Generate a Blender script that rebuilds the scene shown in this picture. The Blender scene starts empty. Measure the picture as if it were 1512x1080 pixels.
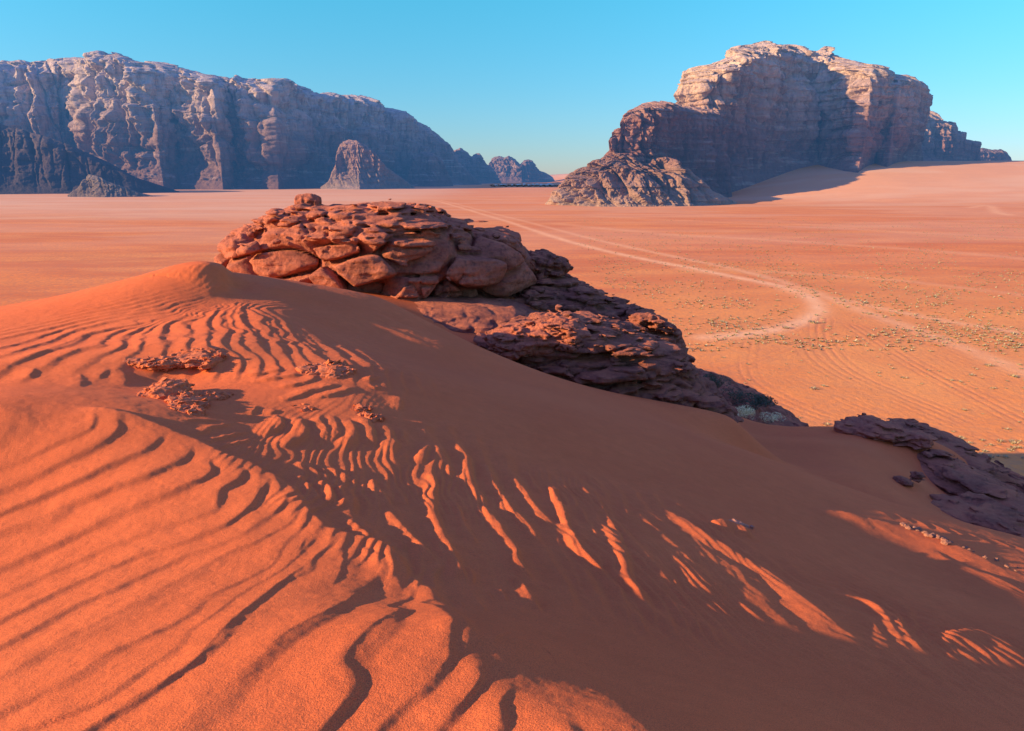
import bpy, bmesh, math, random
import numpy as np
random.seed(7)
rng = np.random.default_rng(11)
scene = bpy.context.scene
COL = scene.collection
F = 1008.0                       # focal length in photograph pixels (24 mm lens)
PITCH = math.atan(278.0 / F)     # camera tilts down
CP, SP = math.cos(PITCH), math.sin(PITCH)
SUN_EL = math.radians(17.0)
SUN_AZ = math.radians(15.0)      # sun stands left of the view, a little behind the camera
S_DIR = (-math.cos(SUN_EL) * math.cos(SUN_AZ), -math.cos(SUN_EL) * math.sin(SUN_AZ), math.sin(SUN_EL))
PLAIN = -36.0

# ---------------------------------------------------------------- geometry helpers
def ray(u, v):
    """world direction per unit y for a photo pixel: returns x/y and z/y"""
    du = (np.asarray(u, float) - 756.0) / F
    dv = (np.asarray(v, float) - 540.0) / F
    yy = CP - dv * SP
    return du / yy, (-SP - dv * CP) / yy

def P(u, v, y):
    a, b = ray(u, v)
    return (float(a) * y, y, float(b) * y)

def _h(ix, iy, iz, seed):
    n = (ix * 374761393 + iy * 668265263 + iz * 2147483647 + seed * 1274126177) & 0xFFFFFFFF
    n = ((n ^ (n >> 13)) * 1274126177) & 0xFFFFFFFF
    n = ((n ^ (n >> 16)) * 2246822519) & 0xFFFFFFFF
    return ((n ^ (n >> 15)) & 0xFFFFFF) / float(0xFFFFFF)

def vnoise2(x, y, seed=0):
    xi = np.floor(x).astype(np.int64); yi = np.floor(y).astype(np.int64)
    fx = x - xi; fy = y - yi
    fx = fx * fx * fx * (fx * (fx * 6 - 15) + 10); fy = fy * fy * fy * (fy * (fy * 6 - 15) + 10)
    a = _h(xi, yi, 0 * xi, seed); b = _h(xi + 1, yi, 0 * xi, seed)
    c = _h(xi, yi + 1, 0 * xi, seed); d = _h(xi + 1, yi + 1, 0 * xi, seed)
    return ((a * (1 - fx) + b * fx) * (1 - fy) + (c * (1 - fx) + d * fx) * fy) * 2 - 1

def vnoise3(x, y, z, seed=0):
    xi = np.floor(x).astype(np.int64); yi = np.floor(y).astype(np.int64); zi = np.floor(z).astype(np.int64)
    fx = x - xi; fy = y - yi; fz = z - zi
    fx = fx * fx * (3 - 2 * fx); fy = fy * fy * (3 - 2 * fy); fz = fz * fz * (3 - 2 * fz)
    r = 0
    for k in (0, 1):
        a = _h(xi, yi, zi + k, seed); b = _h(xi + 1, yi, zi + k, seed)
        c = _h(xi, yi + 1, zi + k, seed); d = _h(xi + 1, yi + 1, zi + k, seed)
        w = fz if k else 1 - fz
        r = r + w * ((a * (1 - fx) + b * fx) * (1 - fy) + (c * (1 - fx) + d * fx) * fy)
    return r * 2 - 1

def fbm2(x, y, o=4, seed=0, g=0.5):
    r = 0; a = 1.0; t = 0
    for i in range(o):
        r = r + a * vnoise2(x * 2 ** i + 17.3 * i, y * 2 ** i - 9.1 * i, seed + i); t += a; a *= g
    return r / t

def fbm3(x, y, z, o=4, seed=0, g=0.5):
    r = 0; a = 1.0; t = 0
    for i in range(o):
        r = r + a * vnoise3(x * 2 ** i + 17.3 * i, y * 2 ** i - 9.1 * i, z * 2 ** i + 3.7 * i, seed + i); t += a; a *= g
    return r / t

def ridged3(x, y, z, o=4, seed=0, g=0.5):
    r = 0; a = 1.0; t = 0
    for i in range(o):
        r = r + a * (1 - 2 * np.abs(vnoise3(x * 2 ** i + 7.3 * i, y * 2 ** i - 5.1 * i, z * 2 ** i + 1.7 * i, seed + i))); t += a; a *= g
    return r / t

def worley3(x, y, z, seed=0):
    xi = np.floor(x).astype(np.int64); yi = np.floor(y).astype(np.int64); zi = np.floor(z).astype(np.int64)
    f1 = np.full(x.shape, 9.0); f2 = np.full(x.shape, 9.0); cid = np.zeros(x.shape)
    for i in (-1, 0, 1):
        for j in (-1, 0, 1):
            for k in (-1, 0, 1):
                a, b, c = xi + i, yi + j, zi + k
                h = _h(a, b, c, seed + 77)
                dx = a + _h(a, b, c, seed) - x; dy = b + _h(a, b, c, seed + 1) - y; dz = c + _h(a, b, c, seed + 2) - z
                d = np.sqrt(dx * dx + dy * dy + dz * dz)
                n1 = d < f1
                f2 = np.where(n1, f1, np.minimum(f2, d)); cid = np.where(n1, h, cid); f1 = np.where(n1, d, f1)
    return f1, f2, cid

def sstep(a, b, x):
    t = np.clip((x - a) / (b - a), 0, 1)
    return t * t * (3 - 2 * t)

class TPS:
    def __init__(self, pts, smooth=0.0):
        p = np.array(pts, float); self.xy = p[:, :2]; n = len(p)
        K = self._k(self.xy, self.xy) + smooth * np.eye(n)
        Q = np.hstack([np.ones((n, 1)), self.xy])
        A = np.block([[K, Q], [Q.T, np.zeros((3, 3))]])
        s = np.linalg.solve(A, np.concatenate([p[:, 2], np.zeros(3)]))
        self.w = s[:n]; self.a = s[n:]
    def _k(self, a, b):
        d2 = (a[:, None, 0] - b[None, :, 0]) ** 2 + (a[:, None, 1] - b[None, :, 1]) ** 2
        return 0.5 * d2 * np.log(d2 + 1e-12)
    def __call__(self, x, y):
        x = np.asarray(x, float); y = np.asarray(y, float)
        xf = x.ravel(); yf = y.ravel(); out = np.empty(xf.shape)
        for i in range(0, len(xf), 40000):
            q = np.stack([xf[i:i + 40000], yf[i:i + 40000]], 1)
            out[i:i + 40000] = self._k(q, self.xy) @ self.w + self.a[0] + q @ self.a[1:]
        return out.reshape(x.shape)

def grid_mesh(name, V, nr, nc, mat, attrs=None, smooth=True, wrap=False, keep=None):
    """V: (nr*nc,3) vertices laid out row by row"""
    r = np.arange(nr - 1)[:, None]; c = np.arange(nc if wrap else nc - 1)[None, :]
    c2 = (c + 1) % nc
    a = r * nc + c; b = r * nc + c2; d = (r + 1) * nc + c; e = (r + 1) * nc + c2
    q = np.stack([a + 0 * c, b, e, d], -1).reshape(-1, 4)
    if keep is not None:
        q = q[keep.ravel()]
        used = np.unique(q); rm = np.full(len(V), -1); rm[used] = np.arange(len(used))
        q = rm[q]; V = V[used]
        if attrs: attrs = {k: v[used] for k, v in attrs.items()}
    me = bpy.data.meshes.new(name)
    me.vertices.add(len(V)); me.vertices.foreach_set('co', np.ascontiguousarray(V, np.float32).ravel())
    me.loops.add(q.size); me.loops.foreach_set('vertex_index', q.astype(np.int32).ravel())
    me.polygons.add(len(q)); me.polygons.foreach_set('loop_start', np.arange(0, q.size, 4, dtype=np.int32))
    if smooth: me.polygons.foreach_set('use_smooth', np.ones(len(q), bool))
    me.update(calc_edges=True)
    if attrs:
        for k, v in attrs.items():
            at = me.attributes.new(k, 'FLOAT', 'POINT'); at.data.foreach_set('value', v.astype(np.float32).ravel())
    me.materials.append(mat)
    o = bpy.data.objects.new(name, me); COL.objects.link(o)
    return o

def tag(o, label=None, cat=None, group=None, kind=None):
    if label: o['label'] = label
    if cat: o['category'] = cat
    if group: o['group'] = group
    if kind: o['kind'] = kind
    return o

# ---------------------------------------------------------------- materials
class NT:
    def __init__(self, name):
        self.m = bpy.data.materials.new(name); self.m.use_nodes = True
        self.t = self.m.node_tree; self.t.nodes.clear(); self.n = self.t.nodes
    def add(self, typ, **kw):
        nd = self.n.new(typ)
        for k, v in kw.items():
            if k.startswith('_'): setattr(nd, k[1:], v)
            else:
                nd.inputs[k.replace('__', ' ')].default_value = v
        return nd
    def link(self, a, b): self.t.links.new(a, b)
    def coord(self, scale=(1, 1, 1)):
        tc = self.n.new('ShaderNodeTexCoord'); mp = self.n.new('ShaderNodeMapping')
        mp.inputs['Scale'].default_value = scale
        self.link(tc.outputs['Object'], mp.inputs['Vector']); return mp.outputs['Vector']
    def noise(self, vec, scale, detail=4, rough=0.55, dist=0.0):
        nd = self.add('ShaderNodeTexNoise', Scale=scale, Detail=detail, Roughness=rough, Distortion=dist)
        self.link(vec, nd.inputs['Vector']); return nd.outputs['Fac']
    def ramp(self, fac, stops, interp='LINEAR'):
        nd = self.n.new('ShaderNodeValToRGB'); cr = nd.color_ramp; cr.interpolation = interp
        while len(cr.elements) < len(stops): cr.elements.new(0.5)
        for e, (p, c) in zip(cr.elements, stops):
            e.position = p; e.color = (c[0], c[1], c[2], 1) if not isinstance(c, (int, float)) else (c, c, c, 1)
        self.link(fac, nd.inputs['Fac']); return nd.outputs['Color']
    def mix(self, fac, a, b, mode='MIX'):
        nd = self.n.new('ShaderNodeMix'); nd.data_type = 'RGBA'; nd.blend_type = mode
        if isinstance(fac, (int, float)): nd.inputs[0].default_value = fac
        else: self.link(fac, nd.inputs[0])
        for s, i in ((a, 6), (b, 7)):
            if isinstance(s, tuple): nd.inputs[i].default_value = (s[0], s[1], s[2], 1)
            else: self.link(s, nd.inputs[i])
        return nd.outputs[2]
    def math(self, op, a, b=None, c=None, clamp=False):
        nd = self.n.new('ShaderNodeMath'); nd.operation = op; nd.use_clamp = clamp
        for i, s in enumerate((a, b, c)):
            if s is None: continue
            if isinstance(s, (int, float)): nd.inputs[i].default_value = s
            else: self.link(s, nd.inputs[i])
        return nd.outputs[0]
    def attr(self, name):
        nd = self.n.new('ShaderNodeAttribute'); nd.attribute_name = name; return nd.outputs['Fac']
    def bump(self, height, strength, dist, normal=None):
        nd = self.add('ShaderNodeBump', Strength=strength, Distance=dist)
        self.link(height, nd.inputs['Height'])
        if normal is not None: self.link(normal, nd.inputs['Normal'])
        return nd.outputs['Normal']
    def finish(self, color, normal=None, rough=0.95, haze=None, spec=0.1):
        b = self.add('ShaderNodeBsdfPrincipled', Roughness=rough)
        b.inputs['Specular IOR Level'].default_value = spec
        if isinstance(color, tuple): b.inputs['Base Color'].default_value = (*color, 1)
        else: self.link(color, b.inputs['Base Color'])
        if normal is not None: self.link(normal, b.inputs['Normal'])
        out = self.n.new('ShaderNodeOutputMaterial'); sh = b.outputs[0]
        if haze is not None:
            # aerial haze painted on: bluish glow mixed into the surface by distance from the hill
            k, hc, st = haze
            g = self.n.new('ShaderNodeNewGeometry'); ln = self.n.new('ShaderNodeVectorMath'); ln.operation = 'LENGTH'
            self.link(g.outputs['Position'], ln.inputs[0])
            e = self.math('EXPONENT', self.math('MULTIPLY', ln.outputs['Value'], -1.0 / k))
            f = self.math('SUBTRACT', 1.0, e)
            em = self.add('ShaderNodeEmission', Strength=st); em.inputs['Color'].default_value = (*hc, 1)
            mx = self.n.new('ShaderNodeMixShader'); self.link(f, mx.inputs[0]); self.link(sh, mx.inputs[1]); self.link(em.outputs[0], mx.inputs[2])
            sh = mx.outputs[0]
        self.link(sh, out.inputs['Surface'])
        self.m.cycles.emission_sampling = 'NONE'
        return self.m

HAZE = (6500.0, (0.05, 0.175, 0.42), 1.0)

def mat_sand():
    t = NT('rippled_sand'); v = t.coord()
    big = t.noise(v, 0.6, 4); mid = t.noise(v, 7, 5, 0.6)
    c = t.ramp(big, [(0.3, (0.76, 0.162, 0.042)), (0.7, (0.86, 0.200, 0.052))])
    c = t.mix(t.ramp(mid, [(0.35, 0.0), (0.75, 0.45)]), c, (0.64, 0.14, 0.034))
    g = t.noise(v, 260, 3, 0.7)
    c = t.mix(t.ramp(g, [(0.36, 0.75), (0.5, 0.0)]), c, (0.26, 0.06, 0.025))
    g2 = t.noise(v, 120, 4, 0.8); c = t.mix(t.ramp(g2, [(0.38, 0.38), (0.48, 0.0)]), c, (0.34, 0.075, 0.03))
    c = t.mix(t.ramp(g, [(0.6, 0.0), (0.74, 0.5)]), c, (0.85, 0.36, 0.17))
    gr = t.noise(v, 140, 3, 0.75); md = t.noise(v, 22, 4, 0.6)
    n = t.bump(md, 0.5, 0.006); n = t.bump(g2, 0.7, 0.003, n); n = t.bump(gr, 0.95, 0.0045, n)
    return t.finish(c, n, 0.9)

# ---------------------------------------------------------------- the hill the camera stands on
CT = [  # photo pixel + distance: control points of the hill surface
 (0,1080,1.68),(380,1080,1.553),(640,1080,1.539),(0,830,3.398),(300,830,3.303),(0,700,4.309),(180,720,4.184),(0,590,5.22),
 (180,618,5.084),(325,690,4.536),(420,740,4.117),(510,820,3.435),(600,880,3.011),(690,930,2.2),(745,945,2.178),(850,990,2.147),
 (945,1070,1.554),(0,560,6.384),(0,540,6.7),(250,565,6.835),(300,520,7.5),(180,540,6.95),(450,650,5.463),(600,650,5.905),
 (380,640,5.428),(530,600,6.38),(480,700,4.826),(560,760,4.235),(100,480,9.7),(300,450,11),(450,520,8.199),(540,545,7.598),
 (200,500,8.7),(20,500,8.9),(0,465,13),(200,420,13),(322,406,12.15),(560,440,14.348),(700,500,18.165),(850,575,16.483),
 (1080,618,14.952),(1150,690,11.509),(1300,745,10.323),(1512,800,9.289),(669,602,7.245),(650,540,10.637),(700,700,5.527),(900,700,6.641),
 (1000,650,8.783),(800,620,7.692),(800,930,2.716),(1000,900,3.665),(1100,800,5.388),(900,800,4.594),(780,800,4.297),(1512,1080,2.875),
 (1250,1080,2.265),(1250,950,3.632),(1512,940,4.52),(1512,860,6.218),(1300,830,6.134),(1150,680,15.459),(1250,700,14.883),(1400,762,14.308),
 (1250,660,17.5),(1200,634,21),(1370,655,20),(1500,792,12.175),(1450,750,17.5),(1512,778,16.5),(700,470,20),(820,450,24),
 (1000,562,24),(760,505,18),(900,575,17.5),(1120,645,40),(1172,650,38),(1060,625,34),(1300,668,30),(345,425,12.21),
 (400,425,12.445),(450,445,12.451),(500,485,11.447),(385,462,10.708),(470,470,11.562),(540,500,11.263),(600,480,12.962),(650,510,12.046),
 (720,545,11.54),(800,570,11.485),(900,600,11.349),(760,590,8.417),(1110,640,21),(1150,642,25),(1250,650,27),
]
CW = [  # world points: hill flanks, mostly hidden; rear spur and saddle shaped to cast shade
 (-30,3,-10),(-34,14,-13),(-30,-12,-9),(-14,5,-3.2),(-8,-4,-1.9),(-20,-6,-4.5),(0,-5,-1.5),(-3,-1,-1.55),(10,-6,-5),(25,-8,-15),(12,2,-6.2),(22,4,-13),
 (-12,19,-3.9),(-7,18,-2.85),(-3.5,18.5,-3.45),(-20,24,-11),(-9,26,-4.2),(-4,26,-4.3),(0,28,-4.8),(-25,45,-22),(-13,42,-8),(-5,42,-5.5),(3,42,-11),
 (20,24,-12),(26,18,-14),(25,35,-20),(34,28,-24),(45,20,-34),(45,45,-37),(12,30,-13.5),(8,40,-18),(30,55,-34),
 (-12,58,-6.8),(-4,58,-6.5),(4,58,-12),(-30,60,-25),(-45,60,-37),(22,66,-34),(-8,78,-25),(-8,95,-38),(20,100,-37),(-35,100,-37),
 (5.4,13.4,-6.15),(6.6,12.0,-6.2),(8.2,10.7,-6.3),(5.0,16.5,-6.35),(1.5,17.3,-5.5),(-1.0,16.8,-4.2),(-3.0,16.3,-3.3),(-9.5,15.6,-3.2),(-6,15.5,-2.45),
]
base = TPS([P(*c) for c in CT] + CW, smooth=0.002)

def hit(u, v, y0=1.2, y1=30.0, n=900):
    """where the view ray of a photo pixel meets the hill: gives world x, y"""
    a, b = ray(u, v)
    ys = np.geomspace(y0, y1, n)
    d = base(a * ys, ys) - b * ys
    k = np.where(d > 0)[0]
    if len(k) == 0: return None
    k = k[0]
    if k == 0: y = ys[0]
    else: y = ys[k - 1] + (ys[k] - ys[k - 1]) * (-d[k - 1]) / (d[k] - d[k - 1])
    return float(a) * y, y
# crest lines of wind ripples, read off along the sand; (points, windward width in px, steepness)
LINES = [
 # front dune
 ([(0,668),(14,654),(28,638),(35,626),(43,614),(28,601),(14,590)],45,.16),
 ([(-60,712),(0,689),(46,673),(93,649),(130,633),(148,624)],38,.13),
 ([(-60,750),(0,724),(46,703),(93,680),(130,661),(162,642),(175,630),(169,622),(139,610),(104,602)],42,.24),
 ([(-60,785),(0,758),(46,737),(93,717),(139,698),(171,682),(208,666),(241,647),(252,640)],42,.22),
 ([(-60,812),(0,786),(46,768),(80,752)],30,.10),
 ([(76,767),(93,751),(111,740),(148,728),(185,714),(213,705),(243,688),(278,670),(287,661),(280,650)],40,.23),
 ([(-60,870),(0,842),(60,815),(110,793),(162,765),(199,747),(231,733),(250,727),(278,712),(298,707),(316,693),(326,682),(321,668),(300,661)],36,.17),
 ([(316,755),(323,730),(339,716),(358,705),(362,696),(351,686),(328,684)],32,.24),
 ([(-40,900),(0,881),(46,860),(81,844),(130,822),(180,800),(225,785),(260,770)],34,.12),
 ([(-60,945),(0,918),(46,897),(104,867),(139,849),(180,830),(220,815),(270,802),(293,790),(328,774),(363,753),(386,730),(397,712),(394,700),(379,692)],38,.22),
 ([(-60,985),(0,957),(46,932),(97,902),(139,883),(174,867),(208,851),(255,830),(290,818),(328,807),(363,788),(400,763),(418,747),(430,735)],38,.20),
 ([(-60,1035),(0,1001),(58,964),(104,937),(139,923),(197,893),(231,874),(266,855),(305,834),(339,816),(386,798),(410,785)],40,.22),
 ([(-40,1080),(0,1057),(58,1027),(104,1001),(150,971),(208,946),(255,923),(278,906),(316,879),(351,862),(386,846),(410,836)],40,.18),
 ([(20,1090),(46,1075),(93,1061),(127,1045),(162,1029),(208,992),(240,972)],34,.10),
 ([(110,1095),(132,1080),(162,1059),(197,1036),(231,1015),(270,990),(293,972),(316,946),(346,916),(386,883),(420,858),(455,832),(464,824)],52,.28),
 ([(438,822),(441,811),(451,795),(476,786)],30,.26),
 ([(363,992),(386,967),(414,943),(448,923),(478,909),(513,890),(536,874),(562,853),(572,842),(566,828)],50,.26),
 ([(485,880),(501,848),(506,820),(503,797),(490,786)],34,.30),
 ([(455,1095),(469,1080),(490,1061),(513,1038),(527,1020),(525,1001),(506,985),(511,969),(525,950),(548,927),(570,914),(590,905),(604,891),(606,863),(596,838),(573,816)],55,.27),
 ([(655,995),(679,969),(691,947),(693,927),(673,906),(646,892),(612,895)],60,.32),
 ([(630,1092),(640,1080),(659,1058),(684,1036),(704,1016),(715,974),(709,958),(694,953)],45,.32),
 ([(744,1090),(744,1080),(741,1052),(730,1034)],50,.26),
 ([(725,965),(727,948),(745,931),(763,944),(775,960)],40,.26),
 ([(776,958),(784,942),(818,960),(860,985),(898,1028),(960,1085),(1000,1130)],60,.24),
 # rim of the front dune above the shaded channel
 ([(104,600),(150,606),(185,613),(220,625),(252,640),(285,652),(324,672),(392,698),(435,728),(455,760),(478,784),(505,792),(548,803),(577,818),(606,862),(645,888),(690,928),(712,965)],34,.20),
 # fan below the crest
 ([(-40,512),(0,501),(63,488),(126,473),(201,460)],16,.09),
 ([(-40,525),(0,516),(45,503),(83,491),(151,473),(214,461),(271,445),(314,435)],16,.13),
 ([(0,527),(60,511),(113,488),(176,473),(226,465)],15,.13),
 ([(25,536),(75,518),(126,496),(163,488),(214,478),(264,463),(302,448)],16,.16),
 ([(88,528),(118,516),(151,513),(155,501),(186,488),(214,475)],16,.16),
 ([(151,523),(176,516),(183,503),(201,491),(226,480),(276,468),(314,450),(327,443)],18,.18),
 ([(199,518),(209,511),(207,498)],15,.17),
 ([(239,516),(232,503),(239,488),(256,475),(289,463),(324,453)],24,.22),
 ([(256,508),(264,498),(279,490)],14,.15),
 ([(274,511),(284,503),(281,491),(274,486),(281,475),(300,466),(320,452)],20,.22),
 ([(304,511),(308,493),(305,478),(318,463),(328,448)],22,.26),
 ([(350,524),(328,508),(339,491),(329,473),(331,465),(348,453)],22,.28),
 ([(381,528),(358,516),(354,503),(361,491)],20,.24),
 ([(403,530),(386,516),(375,498),(363,486),(350,470),(355,455),(367,449)],22,.28),
 ([(426,531),(416,518),(418,506),(401,488),(391,471),(377,462)],20,.28),
 ([(401,504),(384,483),(377,471)],16,.24),
 ([(451,532),(441,519),(430,510)],16,.22),
 ([(481,533),(461,523),(436,503),(426,488),(418,474),(408,466)],20,.27),
 ([(483,527),(466,511),(440,486),(430,474)],17,.26),
 ([(511,532),(499,523),(476,506),(452,486),(440,476)],18,.26),
 ([(551,543),(531,531),(506,511),(480,494)],18,.26),
 ([(569,550),(551,533),(534,521),(510,503)],18,.26),
 # slip face crest
 ([(-5.25,11.2),(-5.1,11.55),(-5.12,11.95),(-5.35,12.5),(-5.6,13.1),(-5.75,13.7),(-5.75,14.6)],56,.17),
 # bluff at the left
 ([(-60,541),(0,541),(60,541),(120,540),(170,537)],14,.22),
 ([(45,560),(48,550),(55,543)],14,.18),([(118,572),(121,560),(113,550)],14,.16),([(146,560),(150,550),(165,546)],14,.16),([(182,572),(186,560),(184,551),(200,548)],16,.18),
 # middle ground
 ([(405,612),(419,630),(400,642),(383,648)],22,.30),
 ([(437,612),(453,635),(440,656),(405,667)],24,.32),
 ([(466,612),(478,632),(486,648),(476,660)],20,.28),
 ([(490,614),(501,636),(498,650),(481,658)],20,.28),
 ([(507,614),(528,638),(522,655),(498,670)],22,.30),
 ([(539,612),(551,645),(551,667)],22,.30),
 ([(560,620),(583,649),(580,678)],22,.30),
 ([(594,632),(600,661)],14,.24),
 ([(262,622),(300,622),(345,624)],10,.18),([(283,645),(320,632),(350,624)],12,.22),([(300,655),(330,648),(373,638)],12,.22),([(320,664),(350,656),(378,650)],10,.2),
 ([(340,560),(400,552),(425,545)],12,.2),([(330,548),(380,546),(392,540)],10,.18),([(300,540),(350,538),(388,534)],8,.15),
 ([(365,566),(420,560),(455,552)],14,.24),([(400,575),(460,566),(470,552)],14,.22),([(420,585),(470,578),(510,566)],15,.24),
 ([(455,592),(500,584),(530,570)],15,.22),([(480,560),(500,556),(515,552)],10,.18),([(400,596),(440,588),(480,570)],15,.2),
 ([(545,566),(555,560),(560,556)],10,.2),([(548,575),(565,574)],10,.22),([(590,586),(593,600),(585,608)],14,.26),
 ([(370,614),(380,604),(372,600)],16,.22),([(398,614),(410,606)],14,.2),
 ([(440,700),(452,716),(465,728),(478,748)],14,.3),([(470,705),(492,728),(492,752)],18,.3),([(505,718),(520,735),(520,760)],20,.3),([(470,690),(510,702),(520,715)],20,.22),
 ([(430,678),(470,700),(500,712)],16,.2),([(525,690),(530,705),(528,720)],14,.2),
 ([(515,768),(540,790),(556,806)],16,.28),
 # streaks on the shaded slope
 ([(635,655),(628,680),(618,690)],18,.34),([(647,655),(659,678),(668,712)],16,.36),
 ([(673,655),(694,684),(694,713),(711,736),(714,750)],18,.36),([(545,705),(560,730),(595,763)],14,.34),
 ([(565,752),(577,760),(598,783),(627,815),(647,837)],16,.34),([(560,785),(590,800),(606,815)],10,.28),
 ([(585,722),(596,735),(604,748)],10,.3),
 ([(639,698),(644,728),(639,745),(647,774),(662,806),(673,835),(691,867)],18,.36),([(690,838),(698,850),(696,868)],12,.3),
 ([(670,738),(685,774),(705,810)],15,.36),([(714,748),(732,771),(749,795),(764,818),(764,832),(785,862)],18,.36),
 ([(755,850),(775,870),(800,908)],15,.34),([(714,684),(732,719),(749,745),(775,771),(801,806)],15,.32),
 ([(755,704),(781,736),(802,763),(822,780)],14,.32),([(775,696),(800,733)],11,.28),
 ([(816,720),(834,765),(848,800),(868,827),(897,852)],17,.34),([(825,706),(851,745),(866,771),(890,802)],12,.26),
 ([(872,722),(893,760),(913,793),(925,825),(928,855),(966,897)],18,.25),
 ([(740,870),(750,892)],9,.3),([(718,872),(732,892)],8,.28),([(708,890),(718,905)],7,.28),([(675,888),(688,900)],9,.3),([(803,862),(812,872)],8,.28),
 ([(850,848),(866,870)],7,.24),([(905,850),(925,885)],8,.22),
 ([(900,762),(934,799),(964,825),(993,855),(1005,879),(1043,913)],20,.25),
 ([(932,752),(970,784),(1011,822),(1047,855),(1081,888)],22,.22),
 ([(1080,880),(1110,905),(1140,925)],14,.2),
 ([(974,749),(1011,772),(1047,799),(1091,824),(1138,852),(1188,889),(1222,916),(1260,948)],42,.27),
 ([(1035,776),(1080,778),(1125,802)],30,.55),
 ([(1178,855),(1226,873),(1276,886),(1314,911),(1339,939),(1370,978)],40,.30),
 ([(1370,945),(1415,935),(1462,937),(1512,977),(1560,1010)],50,.26),
 ([(1480,940),(1530,962)],26,.22),
 # sunlit shoulder at the right
 ([(1190,760),(1240,762),(1290,775),(1340,785),(1400,806),(1460,835),(1530,860)],60,.22),
 ([(1350,800),(1400,830),(1450,850),(1530,885)],44,.20),
 ([(1290,752),(1320,768)],10,.25),([(1318,757),(1350,775)],10,.25),([(1345,765),(1378,783)],10,.25),([(1372,772),(1410,792)],10,.25),([(1400,779),(1436,798)],10,.25),([(1428,786),(1466,805)],10,.25),([(1455,792),(1500,812)],10,.25),([(1480,799),(1530,820)],10,.25),
 # faint glow below the crest
 ([(470,436),(490,446),(510,452),(535,468),(560,482),(585,490),(610,500),(650,515)],22,.15),
 ([(540,458),(570,470),(600,485),(640,498)],18,.12),
]

def _tune():
    for i, (p, w, k) in enumerate(LINES):
        rim = p[0] == (104, 600)
        cy = sum(q[1] for q in p) / len(p); cx = sum(q[0] for q in p) / len(p)
        if i < 14: k *= 0.14
        elif i < 24: k *= 0.20
        elif rim: pass
        elif p[0] == (-5.25, 11.2): pass
        elif cy < 545 and cx < 580: k = k * 0.32
        elif cx > 600 or cy > 660: k *= (1.2 if cy > 775 else 0.95) if cx < 960 else 0.8
        if i > 24 and w >= 40 and cy > 700: k *= 0.8
        fine = i < 24 or (cy < 545 and cx < 580 and p[0] != (-5.25, 11.2))
        LINES[i] = (p, w, k, (0.26 if i < 14 else 0.16 if i < 24 else 0.19) if fine else 0.28 if p[0] != (-5.25, 11.2) else 0.16)
_tune()

def chaikin(p, n=2):
    p = np.array(p, float)
    for _ in range(n):
        q = p[:-1] * 0.75 + p[1:] * 0.25; r = p[:-1] * 0.25 + p[1:] * 0.75
        m = np.empty((2 * len(q), 2)); m[0::2] = q; m[1::2] = r
        p = np.vstack([p[:1], m, p[-1:]])
    return p

def ripple_field(X, Y, lines):
    """adds an asymmetric sand ripple along each line: long side to windward (left of travel bottom->top), short lee side"""
    acc = np.zeros(X.shape)
    wx = 0.011 * vnoise2(X * 7, Y * 7, 31) + 0.008 * vnoise2(X * 21, Y * 21, 33)
    wy = 0.011 * vnoise2(X * 7, Y * 7, 32) + 0.008 * vnoise2(X * 21, Y * 21, 34)
    sc = np.clip(np.sqrt(X * X + Y * Y) / 6.0, 0.4, 1.6)
    XX = X + wx * sc; YY = Y + wy * sc
    mod = 0.95 + 0.16 * vnoise2(X * 2.3, Y * 2.3, 35)
    for pts, wpx, k, lee in lines:
        w = [hit(u, v) for u, v in chaikin(pts, 1)] if abs(pts[0][1]) > 100 else chaikin(pts, 1)   # small numbers: already metres
        w = np.array([q for q in w if q is not None])
        # drop jumps to ground beyond a silhouette
        d = np.hypot(*(w[1:] - w[:-1]).T)
        w = w[np.concatenate([[True], d > 1e-3])]
        w = chaikin(w, 1)
        ym = float(np.median(w[:, 1])); ww = wpx * ym / (F * 0.93); wl = ww * lee; A = k * ww
        L = np.concatenate([[0], np.cumsum(np.hypot(*(w[1:] - w[:-1]).T))]); T = L[-1]
        x0, y0 = w.min(0) - 3.2 * ww; x1, y1 = w.max(0) + 3.2 * ww
        m = (XX > x0) & (XX < x1) & (YY > y0) & (YY < y1)
        if not m.any(): continue
        px = XX[m]; py = YY[m]
        best = np.full(px.shape, 1e9); sg = np.zeros(px.shape); bp_ = np.zeros(px.shape); al = np.zeros(px.shape)
        for i in range(len(w) - 1):
            ax, ay = w[i]; bx, by = w[i + 1]; ex, ey = bx - ax, by - ay; l2 = ex * ex + ey * ey
            if l2 < 1e-8: continue
            t = np.clip(((px - ax) * ex + (py - ay) * ey) / l2, 0, 1)
            dx = px - ax - t * ex; dy = py - ay - t * ey; dd = dx * dx + dy * dy
            cr = ex * (py - ay) - ey * (px - ax); pp = np.abs(cr) / math.sqrt(l2)
            c = (dd < best - 1e-9) | ((dd < best + 1e-9) & (pp > bp_))
            best = np.where(c, dd, best); bp_ = np.where(c, pp, bp_)
            sg = np.where(c, np.sign(cr), sg); al = np.where(c, (L[i] + t * math.sqrt(l2)) / T, al)
        d = np.sqrt(best)
        # the sunny side is to the left of the line's far-going direction; flip lines drawn the other way
        mean = w[-1] - w[0]
        wind = np.array([-0.95, -0.3]); nrm = np.array([-mean[1], mean[0]])
        flip = 1.0 if nrm @ wind > 0 else -1.0
        sd = sg * d * flip
        u_ = np.where(sd > 0, sd / ww, -sd / wl)
        h = A * np.exp(-u_ ** 2 * 1.1)
        tp = np.minimum(1, np.minimum(al, 1 - al) * T / min(0.3 * T, 2.2 * ww)); tp = tp * tp * (3 - 2 * tp)
        if T < 4 * ww: pass
        acc[m] += (h * (0.015 + 0.985 * tp)) ** 3
    return np.cbrt(acc) * mod

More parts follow.
